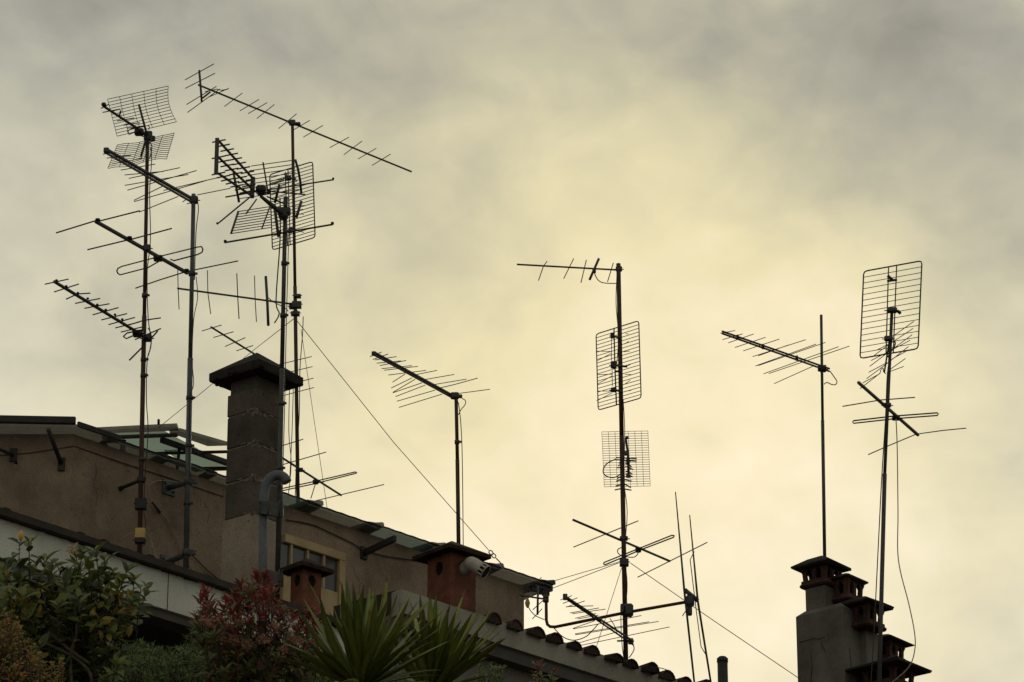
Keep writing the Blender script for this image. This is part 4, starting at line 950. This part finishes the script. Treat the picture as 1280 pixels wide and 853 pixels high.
a = Ant('log_periodic_antenna', 'lowest toothed twin-boom aerial on the middle mast just above the roof tiles', mF, (782, 801), c, GL)
a.boom((405, 218), (925, 562), 2.4, dz=.002, sq=True); a.boom((405, 228), (925, 585), 2.0, dz=-.003, sq=True); a.box((405, 222), 6, 8, 'metal', 'end_cap'); a.box((905, 560), 7, 8, 'metal', 'end_cap'); a.box((665, 395), 6, 5, 'metal', 'spacer')
a.pairs([(370, 245, 455, 212), (388, 270, 498, 230), (412, 300, 553, 252), (415, 298, 620, 288), (443, 337, 662, 313), (460, 345, 712, 320), (482, 383, 640, 350), (502, 392, 660, 358), (465, 453, 630, 413), (468, 460, 985, 370), (480, 503, 1045, 412), (483, 512, 1117, 408), (495, 575, 800, 490), (510, 588, 1200, 457)], 1.1)
a.coax([(925, 590), (930, 620), (910, 660), (890, 685)], 1.4, mF.Y - .04); a.coax([(320, 460), (380, 520), (440, 548), (500, 548), (570, 520), (620, 470), (660, 425)], 1.4, mF.Y - .1); a.coax([(745, 385), (780, 440), (800, 490)], 1.2, mF.Y - .1)
a.vrods([((800, 558), (850, 556))], 2.5, 'metal', 'clamp')
# --- side arm of mast F ---
c = ctx(640, 710, .16406)
za = atY(*c((870, 338)), mF.Y - .03).z
arm_ = thing('side_arm', 'long swan-necked steel arm crossing the middle mast, upturned at its left end', 'bracket arm', mF.at(765))
pz = lambda x, y: atZ(*c((x, y)), za)
e0 = pz(330, 450); vtop = atY(*c((260, 195)), e0.y); pts = [vtop, atY(*c((262, 400)), e0.y + .01), atY(*c((270, 432)), e0.y + .008), atY(*c((290, 448)), e0.y + .004), e0, pz(870, 340)]
r_end = atZ(862, 752, za); mb = MB(); mb.tube(pts + [r_end], rp(4.3), 9); part('pipe', mb, 'rust', arm_)
mb = MB()
for y in (225, 250): mb.cbox(atY(*c((258, y - 2)), e0.y), (rp(8), 0, 0), (0, .03, 0), (0, 0, .014))
mb.tube([atY(*c((258, 210)), e0.y), atY(*c((259, 262)), e0.y)], rp(5.5), 8)
part('clamp', mb, 'metal', arm_)
mb = MB(); p = mF.at(764) + V((.03, -.02, 0)); mb.cbox(p, (rp(13), 0, 0), (0, .045, 0), (0, 0, .058), .2); mb.cbox(p + V((-.06, -.02, 0)), (rp(4), 0, 0), (0, .06, 0), (0, 0, .04), .2); part('clamp_plate', mb, 'metal', arm_)
class FakeMast: pass
fm = FakeMast(); fm.Y = e0.y
a = Ant('yagi_antenna', 'tiny aerial under the house roof end, clamped to the upturned end of the side arm', fm, (682, 748), c, GY)
a.boom((60, 210), (262, 240), 2.6); 
Yp_ = a.z((196, 230)).y
a.vrods([((198, 135), (194, 357))], 3.2, 'metal', 'dipole', Yp_)
a.vrods([((155, 390), (230, 312)), ((158, 320), (240, 245)), ((150, 222), (225, 155)), ((205, 95), (224, 72)), ((85, 195), (95, 215))], 1.3, Y=Yp_ + .02)
mb = MB(); p = a.y((118, 270), Yp_); mb.tube([p + V((0, 0, .05)), p + V((0, 0, .02)), p, p - V((0, 0, .03)), p - V((0, 0, .045))], [.008, .02, .024, .016, .006], 8); part('insulator', mb, 'yellow_box', a.o); a.coax([(122, 290), (140, 325), (175, 362), (215, 382), (248, 395)], 1.3, Yp_)
# whips
ca_ = thing('whip_clamp', 'clamp at the right end of the side arm holding two whip rods', 'clamp', r_end)
mb = MB(); c = ctx(640, 620, .27317)
mb.cbox(r_end, (rp(12), 0, 0), (0, .05, 0), (0, 0, .05), .25); mb.cbox(r_end + V((0, 0, -.09)), (rp(6), 0, 0), (0, .03, 0), (0, 0, .04), .2)
mb.tube([atY(*c((790, 430)), r_end.y - .02), atY(*c((850, 480)), r_end.y - .02)], rp(6), 6)
part('plate', mb, 'metal', ca_)
for lab, q0_, qm, q1_ in (('left one of the two tall whip rods, bare and slightly longer', (748, -18), (788, 430), (836, 870)), ('right one of the two tall whip rods, with a thin matching wire beside it', (813, 88), (850, 480), (914, 880))):
    t = thing('whip_antenna', lab, 'whip antenna', atY(*c(q1_), r_end.y), 'whip rods on the side arm'); mb = MB()
    mb.tube([atY(*c(q), r_end.y - .03) for q in (q0_, qm, q1_)], [rp(1.4), rp(3.0), rp(2.6)], 6); part('rod', mb, 'alu', t)
    if q0_[1] > 0:
        mb = MB(); mb.tube([atY(*c(q), r_end.y - .03) for q in ((834, 255), (815, 292), (828, 400), (845, 540), (865, 690), (890, 732))], rp(1.3), 5); part('matching_wire', mb, 'alu', t)
    else:
        mb = MB(); mb.tube(smooth_path([atY(*c(q), r_end.y - .03) for q in ((835, 500), (805, 515), (780, 550))], 4), rp(1.3), 5); part('coax', mb, 'cable', t)
# --- mast G ---
c = ctx(890, 380, .14073)
a = Ant('log_periodic_antenna', 'twin-boom toothed aerial on the plain mast above the right chimney stack', mG, (1028.6, 462), c, GL)
a.boom((88, 243), (1045, 577), 2.1, dz=.0, sq=True); a.boom((88, 263), (1045, 600), 2.1, dz=0, sq=True); a.vbox((985, 580), 9, 8)
for q in ((228, 298), (453, 380), (753, 483)): a.box(q, 3.6, 7, 'metal', 'spacer')
a.pairs([(75, 262, 205, 238), (95, 320, 272, 265), (145, 347, 370, 268), (205, 395, 475, 290), (278, 415, 598, 317), (362, 468, 833, 320), (410, 458, 680, 370), (387, 550, 923, 360), (412, 547, 1007, 345), (460, 620, 1123, 382), (505, 625, 1220, 370), (553, 708, 900, 553)], 1.1)
a.coax([(1050, 600), (1085, 650), (1110, 690), (1095, 718), (1060, 715), (1020, 698), (995, 715)], 1.4, mG.Y - .03)
# --- mast H ---
c = ctx(1060, 320, .21113)
a = Ant('panel_antenna', 'large wide-barred wire panel aerial on the tip of the leaning far-right mast', mH, (1115, 388), c, GG)
YP = mH.Y + .05
panel(a, c((93, 92)), c((438, 29)), c((415, 550)), c((71, 608)), YP, YP, 14, 0, 1.0, 1.9)
a.vrods([((240, 65), (225, 582)), ((288, 57), (268, 575))], 1.7, name='frame_bar', Y=YP - .02)
YQ = YP - .1
a.vbox((260, 322), 13, 6, 'metal', 'clamp', YQ); a.vbox((240, 490), 11, 6, 'metal', 'clamp', YQ); a.vrods([((232, 150), (290, 142))], 3.5, 'metal', 'arm', YQ); a.vrods([((235, 118), (262, 142)), ((222, 475), (240, 492)), ((290, 325), (312, 342))], 4.2, 'plastic', 'insulator', YQ)
a = Ant('log_periodic_antenna', 'tangle of short thin rods on the far-right mast under the panel aerial', mH, (1109, 462), c, GL)
a.boom((250, 470), (215, 690), 2.2, vert=True)
a.vrods([((167, 560), (235, 525)), ((155, 590), (235, 530), (385, 430)), ((275, 470), (390, 388)), ((137, 620), (230, 573), (368, 500)), ((128, 655), (240, 570), (380, 467)), ((122, 690), (232, 632)), ((110, 727), (228, 640), (358, 537)), ((88, 752), (190, 697)), ((72, 786), (190, 695)), ((262, 610), (345, 565)), ((250, 672), (340, 608)), ((230, 692), (330, 655))], 1.1, Y=mH.Y - .03)
a.coax([(190, 695), (195, 675), (208, 665), (210, 685), (225, 700)], 1.2, mH.Y - .05); a.coax([(270, 500), (280, 520), (262, 555), (235, 600)], 2, mH.Y - .05)
c = ctx(1040, 310, .32846)
a = Ant('yagi_antenna', 'cross-shaped aerial with a flat looped dipole low on the leaning far-right mast', mH, (1109, 507), c, GY)
a.boom((100, 512), (328, 713), 3.6, sq=True); a.vbox((210, 599), 10, 5); a.box((243, 647), 10, 6)
a.rods([((40, 603), (185, 580), (316, 570))], 1.6); a.rods([((138, 785), (215, 755), (320, 711), (420, 697), (511, 688))], 1.5)
a.loop([(82, 658), (240, 640), (400, 628), (404, 632), (402, 638), (243, 650), (82, 668), (79, 663)], 1.9, closed=True)
cable('hanging_cable', 'long pale cable dropping from the far-right cross-shaped aerial and bowing outwards', [atY(x, y, mH.Y - .05) for x, y in ((1120, 524), (1121.5, 560), (1122.5, 640), (1123, 700), (1136, 755), (1143, 790), (1143.5, 812), (1136, 834), (1112, 856))], .005, 'cable_pale')

# ================= GUY WIRES =================
def guy(label, pts, r=.0035):
    w = MB(); w.tube([V(p) for p in pts], r, 4); return solo('guy_wire', w, 'cable', label, 'guy wire', 'guy wires staying the masts')
pD = mD.at(399); anch = onwall(631, 711, -.3)
e1 = atY(611, 688, anch.y - .1)
guy('long guy wire from the thin mast down to the roof edge near the duct', [pD, pD.lerp(e1, .5) - V((0, 0, .06)), e1])
w = MB(); e2 = atY(620, 698, anch.y - .1)
for k in range(2):
    q = e1.lerp(e2, .3 + .4 * k); dd = (e2 - e1).normalized(); sd_ = dd.cross(FWD).normalized()
    w.tube([q + dd * .025 * math.cos(t_) + sd_ * .018 * math.sin(t_) for t_ in [i * math.pi / 4 for i in range(8)]], .006, 5, closed=True)
w.tube([e2, atY(624, 702, anch.y - .1), atY(632, 712, anch.y - .1)], .006, 5); solo('turnbuckle', w, 'dark_steel', 'shackle and short tail at the lower end of the long guy wire', 'turnbuckle')
guy('guy wire from the thin mast to the glass canopy, passing behind the block chimney', [mD.at(397), atY(322, 434, mD.Y + .3), atY(198, 535, G(198, 535.5).y)])
guy('steep guy wire dropping just right of the thin mast', [mD.at(412) + V((.05, 0, 0)), atY(392, 521, mD.Y), atY(409, 636, mD.Y + .1)])
pF = mF.at(704)
guy('upper guy wire from the middle mast to the house roof end', [atY(773, 703, pF.y), atY(690, 727, 33.0)])
guy('lower guy wire from the middle mast to under the house roof', [atY(773, 704, pF.y), atY(666, 745, 33.2)])
guy('guy wire from the middle mast down left to the tiles', [atY(777, 710, pF.y), atY(743.5, 815, 30.9)])
guy('guy wire from the middle mast down right to the chimney stack', [atY(788, 704, pF.y), atY(890, 772, 30.6) - V((0, 0, .02)), atY(1000, 849, 30.0)])
cable('wall_cable', 'cable looping over the last tiles near the whip rods', [atY(x, y, 30.3) for x, y in ((815, 836), (824, 835), (834, 838), (842, 843))], .004)

# ================= PLANTS =================
def leaf_geo(mb, p, d, n, L_, W_, curl=.15, fold=.25):
    d = d.normalized(); s = d.cross(n); s = s.normalized() if s.length > 1e-4 else d.orthogonal().normalized(); n = s.cross(d)
    m1 = p + d * L_ * .33 - n * curl * L_ * .15; m2 = p + d * L_ * .68 - n * curl * L_ * .6; tip = p + d * L_ - n * curl * L_ * 1.3
    f = n * fold * W_ * .5
    mb.add([p, m1 + s * W_ * .46 + f, m1, m1 - s * W_ * .46 + f, m2 + s * W_ * .40 + f, m2, m2 - s * W_ * .40 + f, tip],
           [(0, 2, 1), (0, 3, 2), (1, 2, 5, 4), (2, 3, 6, 5), (4, 5, 7), (5, 6, 7)], True)
LEAFMESH = {}
def leaf_obj(parent, p, d, n, L_, W_, m, name='leaf'):
    key = (m, round(W_ / L_, 1), rnd.randrange(3))
    if key not in LEAFMESH:
        mb = MB(); leaf_geo(mb, V((0, 0, 0)), V((0, 1, 0)), V((0, 0, 1)), 1, key[1], rnd.uniform(.05, .3), rnd.uniform(.1, .5)); LEAFMESH[key] = mb.mesh(name, m)
    o = bpy.data.objects.new(name, LEAFMESH[key]); COL.objects.link(o); o.parent = parent
    d = d.normalized(); s = d.cross(n); s = s.normalized() if s.length > 1e-4 else d.orthogonal().normalized(); n = s.cross(d)
    o.matrix_local = Matrix.Translation(p - BASE[parent.name]) @ Matrix((s, d, n)).transposed().to_4x4() @ Matrix.Scale(L_, 4)
    return o
def rv(): return V((rnd.gauss(0, 1), rnd.gauss(0, 1), rnd.gauss(0, 1))).normalized()
def in_poly(x, y, P_):
    c_ = False; j = len(P_) - 1
    for i in range(len(P_)):
        if (P_[i][1] > y) != (P_[j][1] > y) and x < (P_[j][0] - P_[i][0]) * (y - P_[i][1]) / (P_[j][1] - P_[i][1]) + P_[i][0]: c_ = not c_
        j = i
    return c_
def bush(name, label, cat, Y, depth, poly, nshoot, tips, Lf, Wf, mats, per, trunk, maxparts=290, whorl=False, stem_r=.004, sl=.30, topm=None, botline=None, leafname='leaf'):
    """shoots fill the volume behind/around poly; explicit tips get their own shoots"""
    tx, ty = trunk; t = thing(name, label, cat, V((atY(tx, ty, Y).x, Y, TERR)))
    shoots = [(atY(x, y, Y - .25 * rnd.random()), True) for x, y in tips]
    xs = [q[0] for q in poly]; ys = [q[1] for q in poly]
    while len(shoots) < nshoot + len(tips):
        x, y = rnd.uniform(min(xs), max(xs)), rnd.uniform(min(ys), max(ys))
        if in_poly(x, y, poly): shoots.append((atY(x, y, Y + rnd.uniform(-.5, 1) * depth), False))
    hub = V((atY(tx, ty, Y).x, Y + .1, atY(tx, ty, Y).z))
    wd = MB(); wd.tube([V((hub.x, hub.y, TERR)), V((hub.x + .06, hub.y, (TERR + hub.z) / 2)), hub], [.05, .04, .03], 7)
    # limbs
    limbs = []
    for i in range(7):
        s_, _ = shoots[rnd.randrange(len(shoots))]; e_ = hub.lerp(s_, .7); mid = hub.lerp(e_, .5) + rv() * .06
        wd.tube([hub, mid, e_], [.022, .015, .008], 5); limbs.append((hub, mid, e_))
    fine = MB(); mass = MB(); leaves = []
    for s_, ex in shoots:
        out = (s_ - hub); out.z *= .5; out = out.normalized() if out.length > .01 else rv()
        d = (V((0, 0, 1)) * (1.3 if ex else .75) + out * .5 + rv() * .35).normalized()
        l = sl * rnd.uniform(.7, 1.3); b_ = s_ - d * l
        near = min((q for lm in limbs for q in lm), key=lambda q: (q - b_).length)
        fine.tube([b_, s_], [stem_r * 1.4, stem_r * .7], 4)
        if (near - b_).length < .6: fine.tube([near, b_], [stem_r * 2, stem_r * 1.4], 4)
        hz = s_.z
        for k in range(per):
            f = (1 - (k / per) ** 1.4 * .95) if not whorl else (1 - .25 * rnd.random() ** 2 if k < per * .7 else rnd.random())
            p = b_.lerp(s_, f); a = k * 2.4 + rnd.random(); u = d.orthogonal().normalized(); v_ = d.cross(u)
            side = u * math.cos(a) + v_ * math.sin(a); up_ = rnd.uniform(.6, 1.9) if f > .75 else rnd.uniform(-.1, .9)
            dl_ = (side + d * up_).normalized(); sc_ = rnd.uniform(.65, 1.15) * (.75 if f > .95 else 1)
            nn = (d - dl_ * d.dot(dl_) + rv() * .3 + V((0, -.5, .2)))
            m = mats(f, ex, s_, p); leaves.append((ex, p, dl_, nn, Lf * sc_, Wf * sc_ * rnd.uniform(.85, 1.15), m))
    part('branches', wd, 'bark', t); part('twigs', fine, 'bark', t, kind='stuff')
    leaves.sort(key=lambda q: (not q[0], q[1].y))
    ml = []
    for q in leaves[:maxparts]: leaf_obj(t, *q[1:], name=leafname)
    for q in leaves[maxparts:]:
        if q[6] not in ml: ml.append(q[6])
        mass.cur = ml.index(q[6]); leaf_geo(mass, q[1], q[2], q[3], q[4], q[5], rnd.uniform(.05, .3), rnd.uniform(.1, .5))
    if mass.v: part('foliage', mass, ml, t, kind='stuff')
    return t
# lemon tree
def ml(f, ex, s, p):
    r_ = rnd.random(); return 'lemon1' if r_ < .62 else ('lemon3' if r_ < .92 else 'lemon2')
tipsL = [(24, 678), (36, 676), (55, 700), (66, 706), (104, 690), (120, 688), (131, 700), (96, 698), (84, 712), (158, 714), (168, 722), (176, 735), (184, 738), (150, 728), (45, 704), (8, 705), (113, 700), (140, 716), (75, 715), (166, 750)]
polyL = [(-30, 712), (20, 703), (60, 716), (105, 705), (130, 722), (150, 738), (176, 752), (166, 775), (160, 800), (150, 830), (120, 870), (-30, 880)]
lem = bush('lemon_tree', 'leafy citrus tree with one yellow fruit and a dried blossom in the lower left corner', 'tree', 19.5, .9, polyL, 210, tipsL, .105, .054, ml, 10, (85, 900), sl=.24, stem_r=.004)
w = MB(); p = atY(26, 670, 19.4); w.tube([p + V((0, 0, .030)), p + V((0, 0, .022)), p + V((0, 0, .0)), p - V((0, 0, .022)), p - V((0, 0, .03))], [.003, .012, .016, .011, .003], 9); part('lemon', w, 'fruit', lem)
w = MB()
for k in range(46):
    p = atY(92 + rnd.gauss(0, 3.5), 686 + rnd.gauss(0, 3.5), 19.3 + rnd.uniform(-.05, .05)); leaf_geo(w, p, rv() - V((0, 0, .6)), rv(), .030, .011)
part('blossom', w, 'blossom', lem)
w = MB()
for _ in range(26):
    p = atY(rnd.uniform(110, 165), rnd.uniform(738, 800), 19.2)
    leaf_geo(w, p, rv(), rv(), .07, .036)
for _ in range(20): leaf_geo(w, atY(rnd.uniform(10, 60), rnd.uniform(735, 770), 19.1), rv(), rv(), .06, .03)
part('yellow_leaves', w, 'lemon2', lem, kind='stuff')
w = MB()
for pts in (((90, 862), (88, 820), (96, 790), (92, 760)), ((20, 772), (50, 800), (85, 818), (110, 838), (116, 860)), ((60, 790), (90, 815), (112, 830))): w.tube(smooth_path([atY(x, y, 19.2) for x, y in pts]), .010, 6)
part('branches', w, 'bark', lem)
# small-leaved shrub
def ms(f, ex, s, p): return 'small1' if rnd.random() < .55 else 'small2'
bush('small_leaved_shrub', 'shrub of tiny yellowish and rusty leaves in the bottom left corner', 'shrub', 17.0, .5, [(-30, 765), (18, 764), (30, 790), (50, 815), (60, 838), (75, 870), (-30, 880)], 230, [(4, 762), (14, 764), (24, 785), (36, 800), (50, 818), (66, 832)], .030, .017, ms, 14, (10, 900), sl=.22, stem_r=.003)
bush('small_leaved_shrub', 'sparse twig of tiny rusty leaves between the citrus branches near the bottom edge', 'shrub', 17.2, .3, [(60, 830), (80, 822), (84, 870), (56, 870)], 22, [(76, 824)], .026, .015, ms, 12, (72, 900), sl=.16, stem_r=.003)
# conifer hedge: feathery sprays
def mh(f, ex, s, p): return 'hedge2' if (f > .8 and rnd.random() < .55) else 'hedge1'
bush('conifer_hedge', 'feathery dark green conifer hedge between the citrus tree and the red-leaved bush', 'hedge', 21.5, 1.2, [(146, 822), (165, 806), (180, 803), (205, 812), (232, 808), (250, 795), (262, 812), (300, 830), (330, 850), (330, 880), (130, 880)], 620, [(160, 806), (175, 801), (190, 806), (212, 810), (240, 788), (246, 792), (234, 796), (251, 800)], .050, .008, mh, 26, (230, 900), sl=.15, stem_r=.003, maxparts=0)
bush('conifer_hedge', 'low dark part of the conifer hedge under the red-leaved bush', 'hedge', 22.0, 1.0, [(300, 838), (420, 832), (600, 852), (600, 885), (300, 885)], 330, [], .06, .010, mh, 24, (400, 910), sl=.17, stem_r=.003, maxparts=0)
# photinia
def mp_(f, ex, s, p):
    y = (p.z)
    hi = s.z > PZ; r_ = rnd.random()
    if ex: return 'red1' if r_ < .62 else ('red2' if r_ < .88 else 'green1')
    if hi: return 'red1' if (f > .8 and r_ < .3) else ('red2' if r_ < .45 else 'green1')
    return 'green1' if r_ < .6 else ('red2' if r_ < .85 else 'lemon3')
PZ = atY(300, 800, 19.0).z
tipsP = [(256, 738), (258, 742), (250, 748), (302, 730), (308, 738), (300, 742), (292, 744), (325, 718), (330, 722), (322, 724), (336, 728), (316, 732), (326, 738), (340, 740), (332, 748), (320, 750), (296, 756), (345, 756), (285, 752), (350, 766), (365, 768), (378, 774), (388, 766), (395, 778), (275, 770), (262, 758), (310, 762), (300, 772), (330, 770), (280, 760), (356, 775), (372, 782), (384, 790), (400, 792), (268, 782), (290, 785)]
polyP = [(245, 752), (290, 746), (320, 735), (345, 748), (365, 768), (395, 776), (408, 795), (405, 820), (400, 840), (390, 870), (270, 870), (255, 830), (246, 790)]
ph = bush('red_leaved_bush', 'bush with bright red young leaves and pinkish flower heads below the block chimney', 'bush', 19.0, .7, polyP, 175, tipsP, .080, .025, mp_, 15, (330, 900), whorl=True, sl=.22, stem_r=.003)
w = MB()
for cx_, cy_, s_ in ((262, 778, 9), (285, 782, 10), (300, 777, 8), (276, 800, 10), (292, 800, 9), (310, 806, 8), (345, 784, 7), (370, 800, 8), (393, 805, 6), (405, 800, 6), (330, 800, 8), (355, 812, 8), (400, 822, 6), (240 + 16, 775, 6)):
    for k in range(110):
        p = atY(cx_ + rnd.gauss(0, s_ * .55), cy_ + rnd.gauss(0, s_ * .38), 18.75 + rnd.gauss(0, .05)); leaf_geo(w, p, rv(), rv(), .014, .010)
part('flower_heads', w, 'pink', ph, kind='stuff')
# ---- yuccas ----
def yucca(label, hx, hy, Y, tips, nrand, Lr, stem, seed, spread=(.0, 1)):
    r2 = random.Random(seed); hub = atY(hx, hy, Y)
    t = thing('yucca', label, 'yucca plant', V((hub.x, hub.y, TERR)))
    w = MB(); w.tube([V((hub.x, hub.y, TERR)), hub.lerp(V((hub.x, hub.y, TERR)), .4) + V((.03, 0, 0)), hub], [.09, .075, .07], 10); part('trunk', w, 'bark', t)
    def leaf(d, L_, W_, m, droop):
        d = d.normalized(); s = d.cross(V((0, 0, 1))); s = s.normalized() if s.length > .05 else V((1, 0, 0))
        if abs(s.dot(V((0, 1, 0)))) > .8 and r2.random() < .5: s = (s + V((1, 0, 0)) * .8).normalized()
        s = (s - d * s.dot(d)).normalized(); n = s.cross(d).normalized()
        tw = r2.uniform(-.5, .5); s, n = s * math.cos(tw) + n * math.sin(tw), n * math.cos(tw) - s * math.sin(tw)
        if n.y > 0: n = -n
        prof = [(0, .55), (.12, .62), (.35, 1), (.55, .98), (.75, .72), (.9, .36), (1, .015)]
        w = MB(); vs = []; bend_ = r2.gauss(0, .035)
        for f, k in prof:
            c_ = hub + d * L_ * f + V((0, 0, -droop * L_ * (f ** 3 - f))) + s * L_ * bend_ * math.sin(f * math.pi); e_ = s * W_ * .5 * k; fo = n * W_ * .13 * k
            vs += [c_ + e_ + fo, c_ , c_ - e_ + fo, c_ - n * .004 * k]
        w.add(vs, [], True); br_ = r2.random() < .55; wob = r2.uniform(-.03, .03)
        for i in range(len(prof) - 1):
            w.cur = 1 if (br_ and i >= len(prof) - 2) else 0; a_, b_ = i * 4, i * 4 + 4; 
            for q in [(a_, a_ + 1, b_ + 1, b_), (a_ + 1, a_ + 2, b_ + 2, b_ + 1), (a_ + 2, a_ + 3, b_ + 3, b_ + 2), (a_ + 3, a_, b_, b_ + 3)]: w.f.append(list(q)); w.mi.append(w.cur); w.sm.append(True)
        part('leaf', w, [m, 'leaf_tip'], t)
    for i, (x, y) in enumerate(tips):
        Lt = Lr * r2.uniform(.96, 1.04); p0 = atY(x, y, Y); lat = (p0 - hub).length
        sg = -1 if r2.random() < .6 else 1
        if lat < Lt:
            dy = math.sqrt(Lt ** 2 - lat ** 2) * .9 * sg; tip = atY(x, y, Y + dy)
        else: tip = p0
        leaf(tip - hub, (tip - hub).length, r2.uniform(.036, .048), 'yucca' if r2.random() < .85 else 'yucca_dark', r2.uniform(0, .05))
    for i in range(nrand // 2):       # upright inner leaves
        a = r2.uniform(0, 2 * math.pi); el = r2.uniform(.7, 1.4); leaf(V((math.cos(a) * math.cos(el), math.sin(a) * math.cos(el), math.sin(el))), Lr * r2.uniform(.65, .92), r2.uniform(.032, .042), 'yucca' if r2.random() < .7 else 'yucca_dark', .02)
    for i in range(nrand):
        a = r2.uniform(0, 2 * math.pi); el = r2.uniform(-.5, 1.1) if i % 3 else r2.uniform(-.9, .2)
        d = V((math.cos(a) * math.cos(el), math.sin(a) * math.cos(el), math.sin(el))); leaf(d, Lr * r2.uniform(.6, .85), r2.uniform(.034, .044), 'yucca' if r2.random() < .6 else 'yucca_dark', .12)
yucca('larger spiky yucca at the bottom centre, left of its twin', 450, 862, 17.0,
      [(381, 718), (379, 748), (421, 716), (428, 732), (441, 727), (455, 731), (462, 733), (484, 714), (400, 745), (411, 765), (392, 780), (522, 727), (498, 738), (540, 749), (512, 748), (556, 762), (562, 777), (470, 745), (448, 748), (434, 752), (478, 756), (505, 770), (530, 772), (545, 790), (466, 740), (490, 740), (383, 800), (372, 815), (565, 800), (405, 790), (424, 770)], 60, .62, 0, 3)
yucca('smaller spiky yucca at the bottom centre, right of its twin', 538, 868, 17.6,
      [(525, 741), (537, 738), (549, 752), (563, 754), (571, 762), (583, 734), (592, 764), (615, 761), (623, 777), (633, 797), (622, 815), (612, 820), (600, 842), (513, 752), (505, 766), (556, 770), (577, 775), (545, 768), (598, 790), (585, 795), (530, 762), (495, 780), (608, 803), (562, 790)], 55, .60, 0, 9)
# sprigs at right
def mr(f, ex, s, p): return 'red2' if (f > .75 and rnd.random() < .75) else 'green1'
bush('rose_sprig', 'small reddish rose shoot poking up against the grey wall right of the yuccas', 'plant', 18.5, .15, [(664, 846), (695, 840), (692, 870), (670, 870)], 7, [(672, 830), (674, 834), (692, 838), (668, 842)], .05, .030, mr, 8, (682, 900), sl=.14, stem_r=.0028)
bush('fine_leaved_shrub', 'fine dark-leaved shrub top just right of the yuccas at the bottom edge', 'shrub', 18.5, .3, [(590, 850), (602, 836), (620, 830), (630, 838), (618, 862), (590, 870)], 34, [(600, 832), (612, 830), (628, 834), (622, 838)], .035, .009, mh, 16, (606, 900), sl=.14, stem_r=.0025)
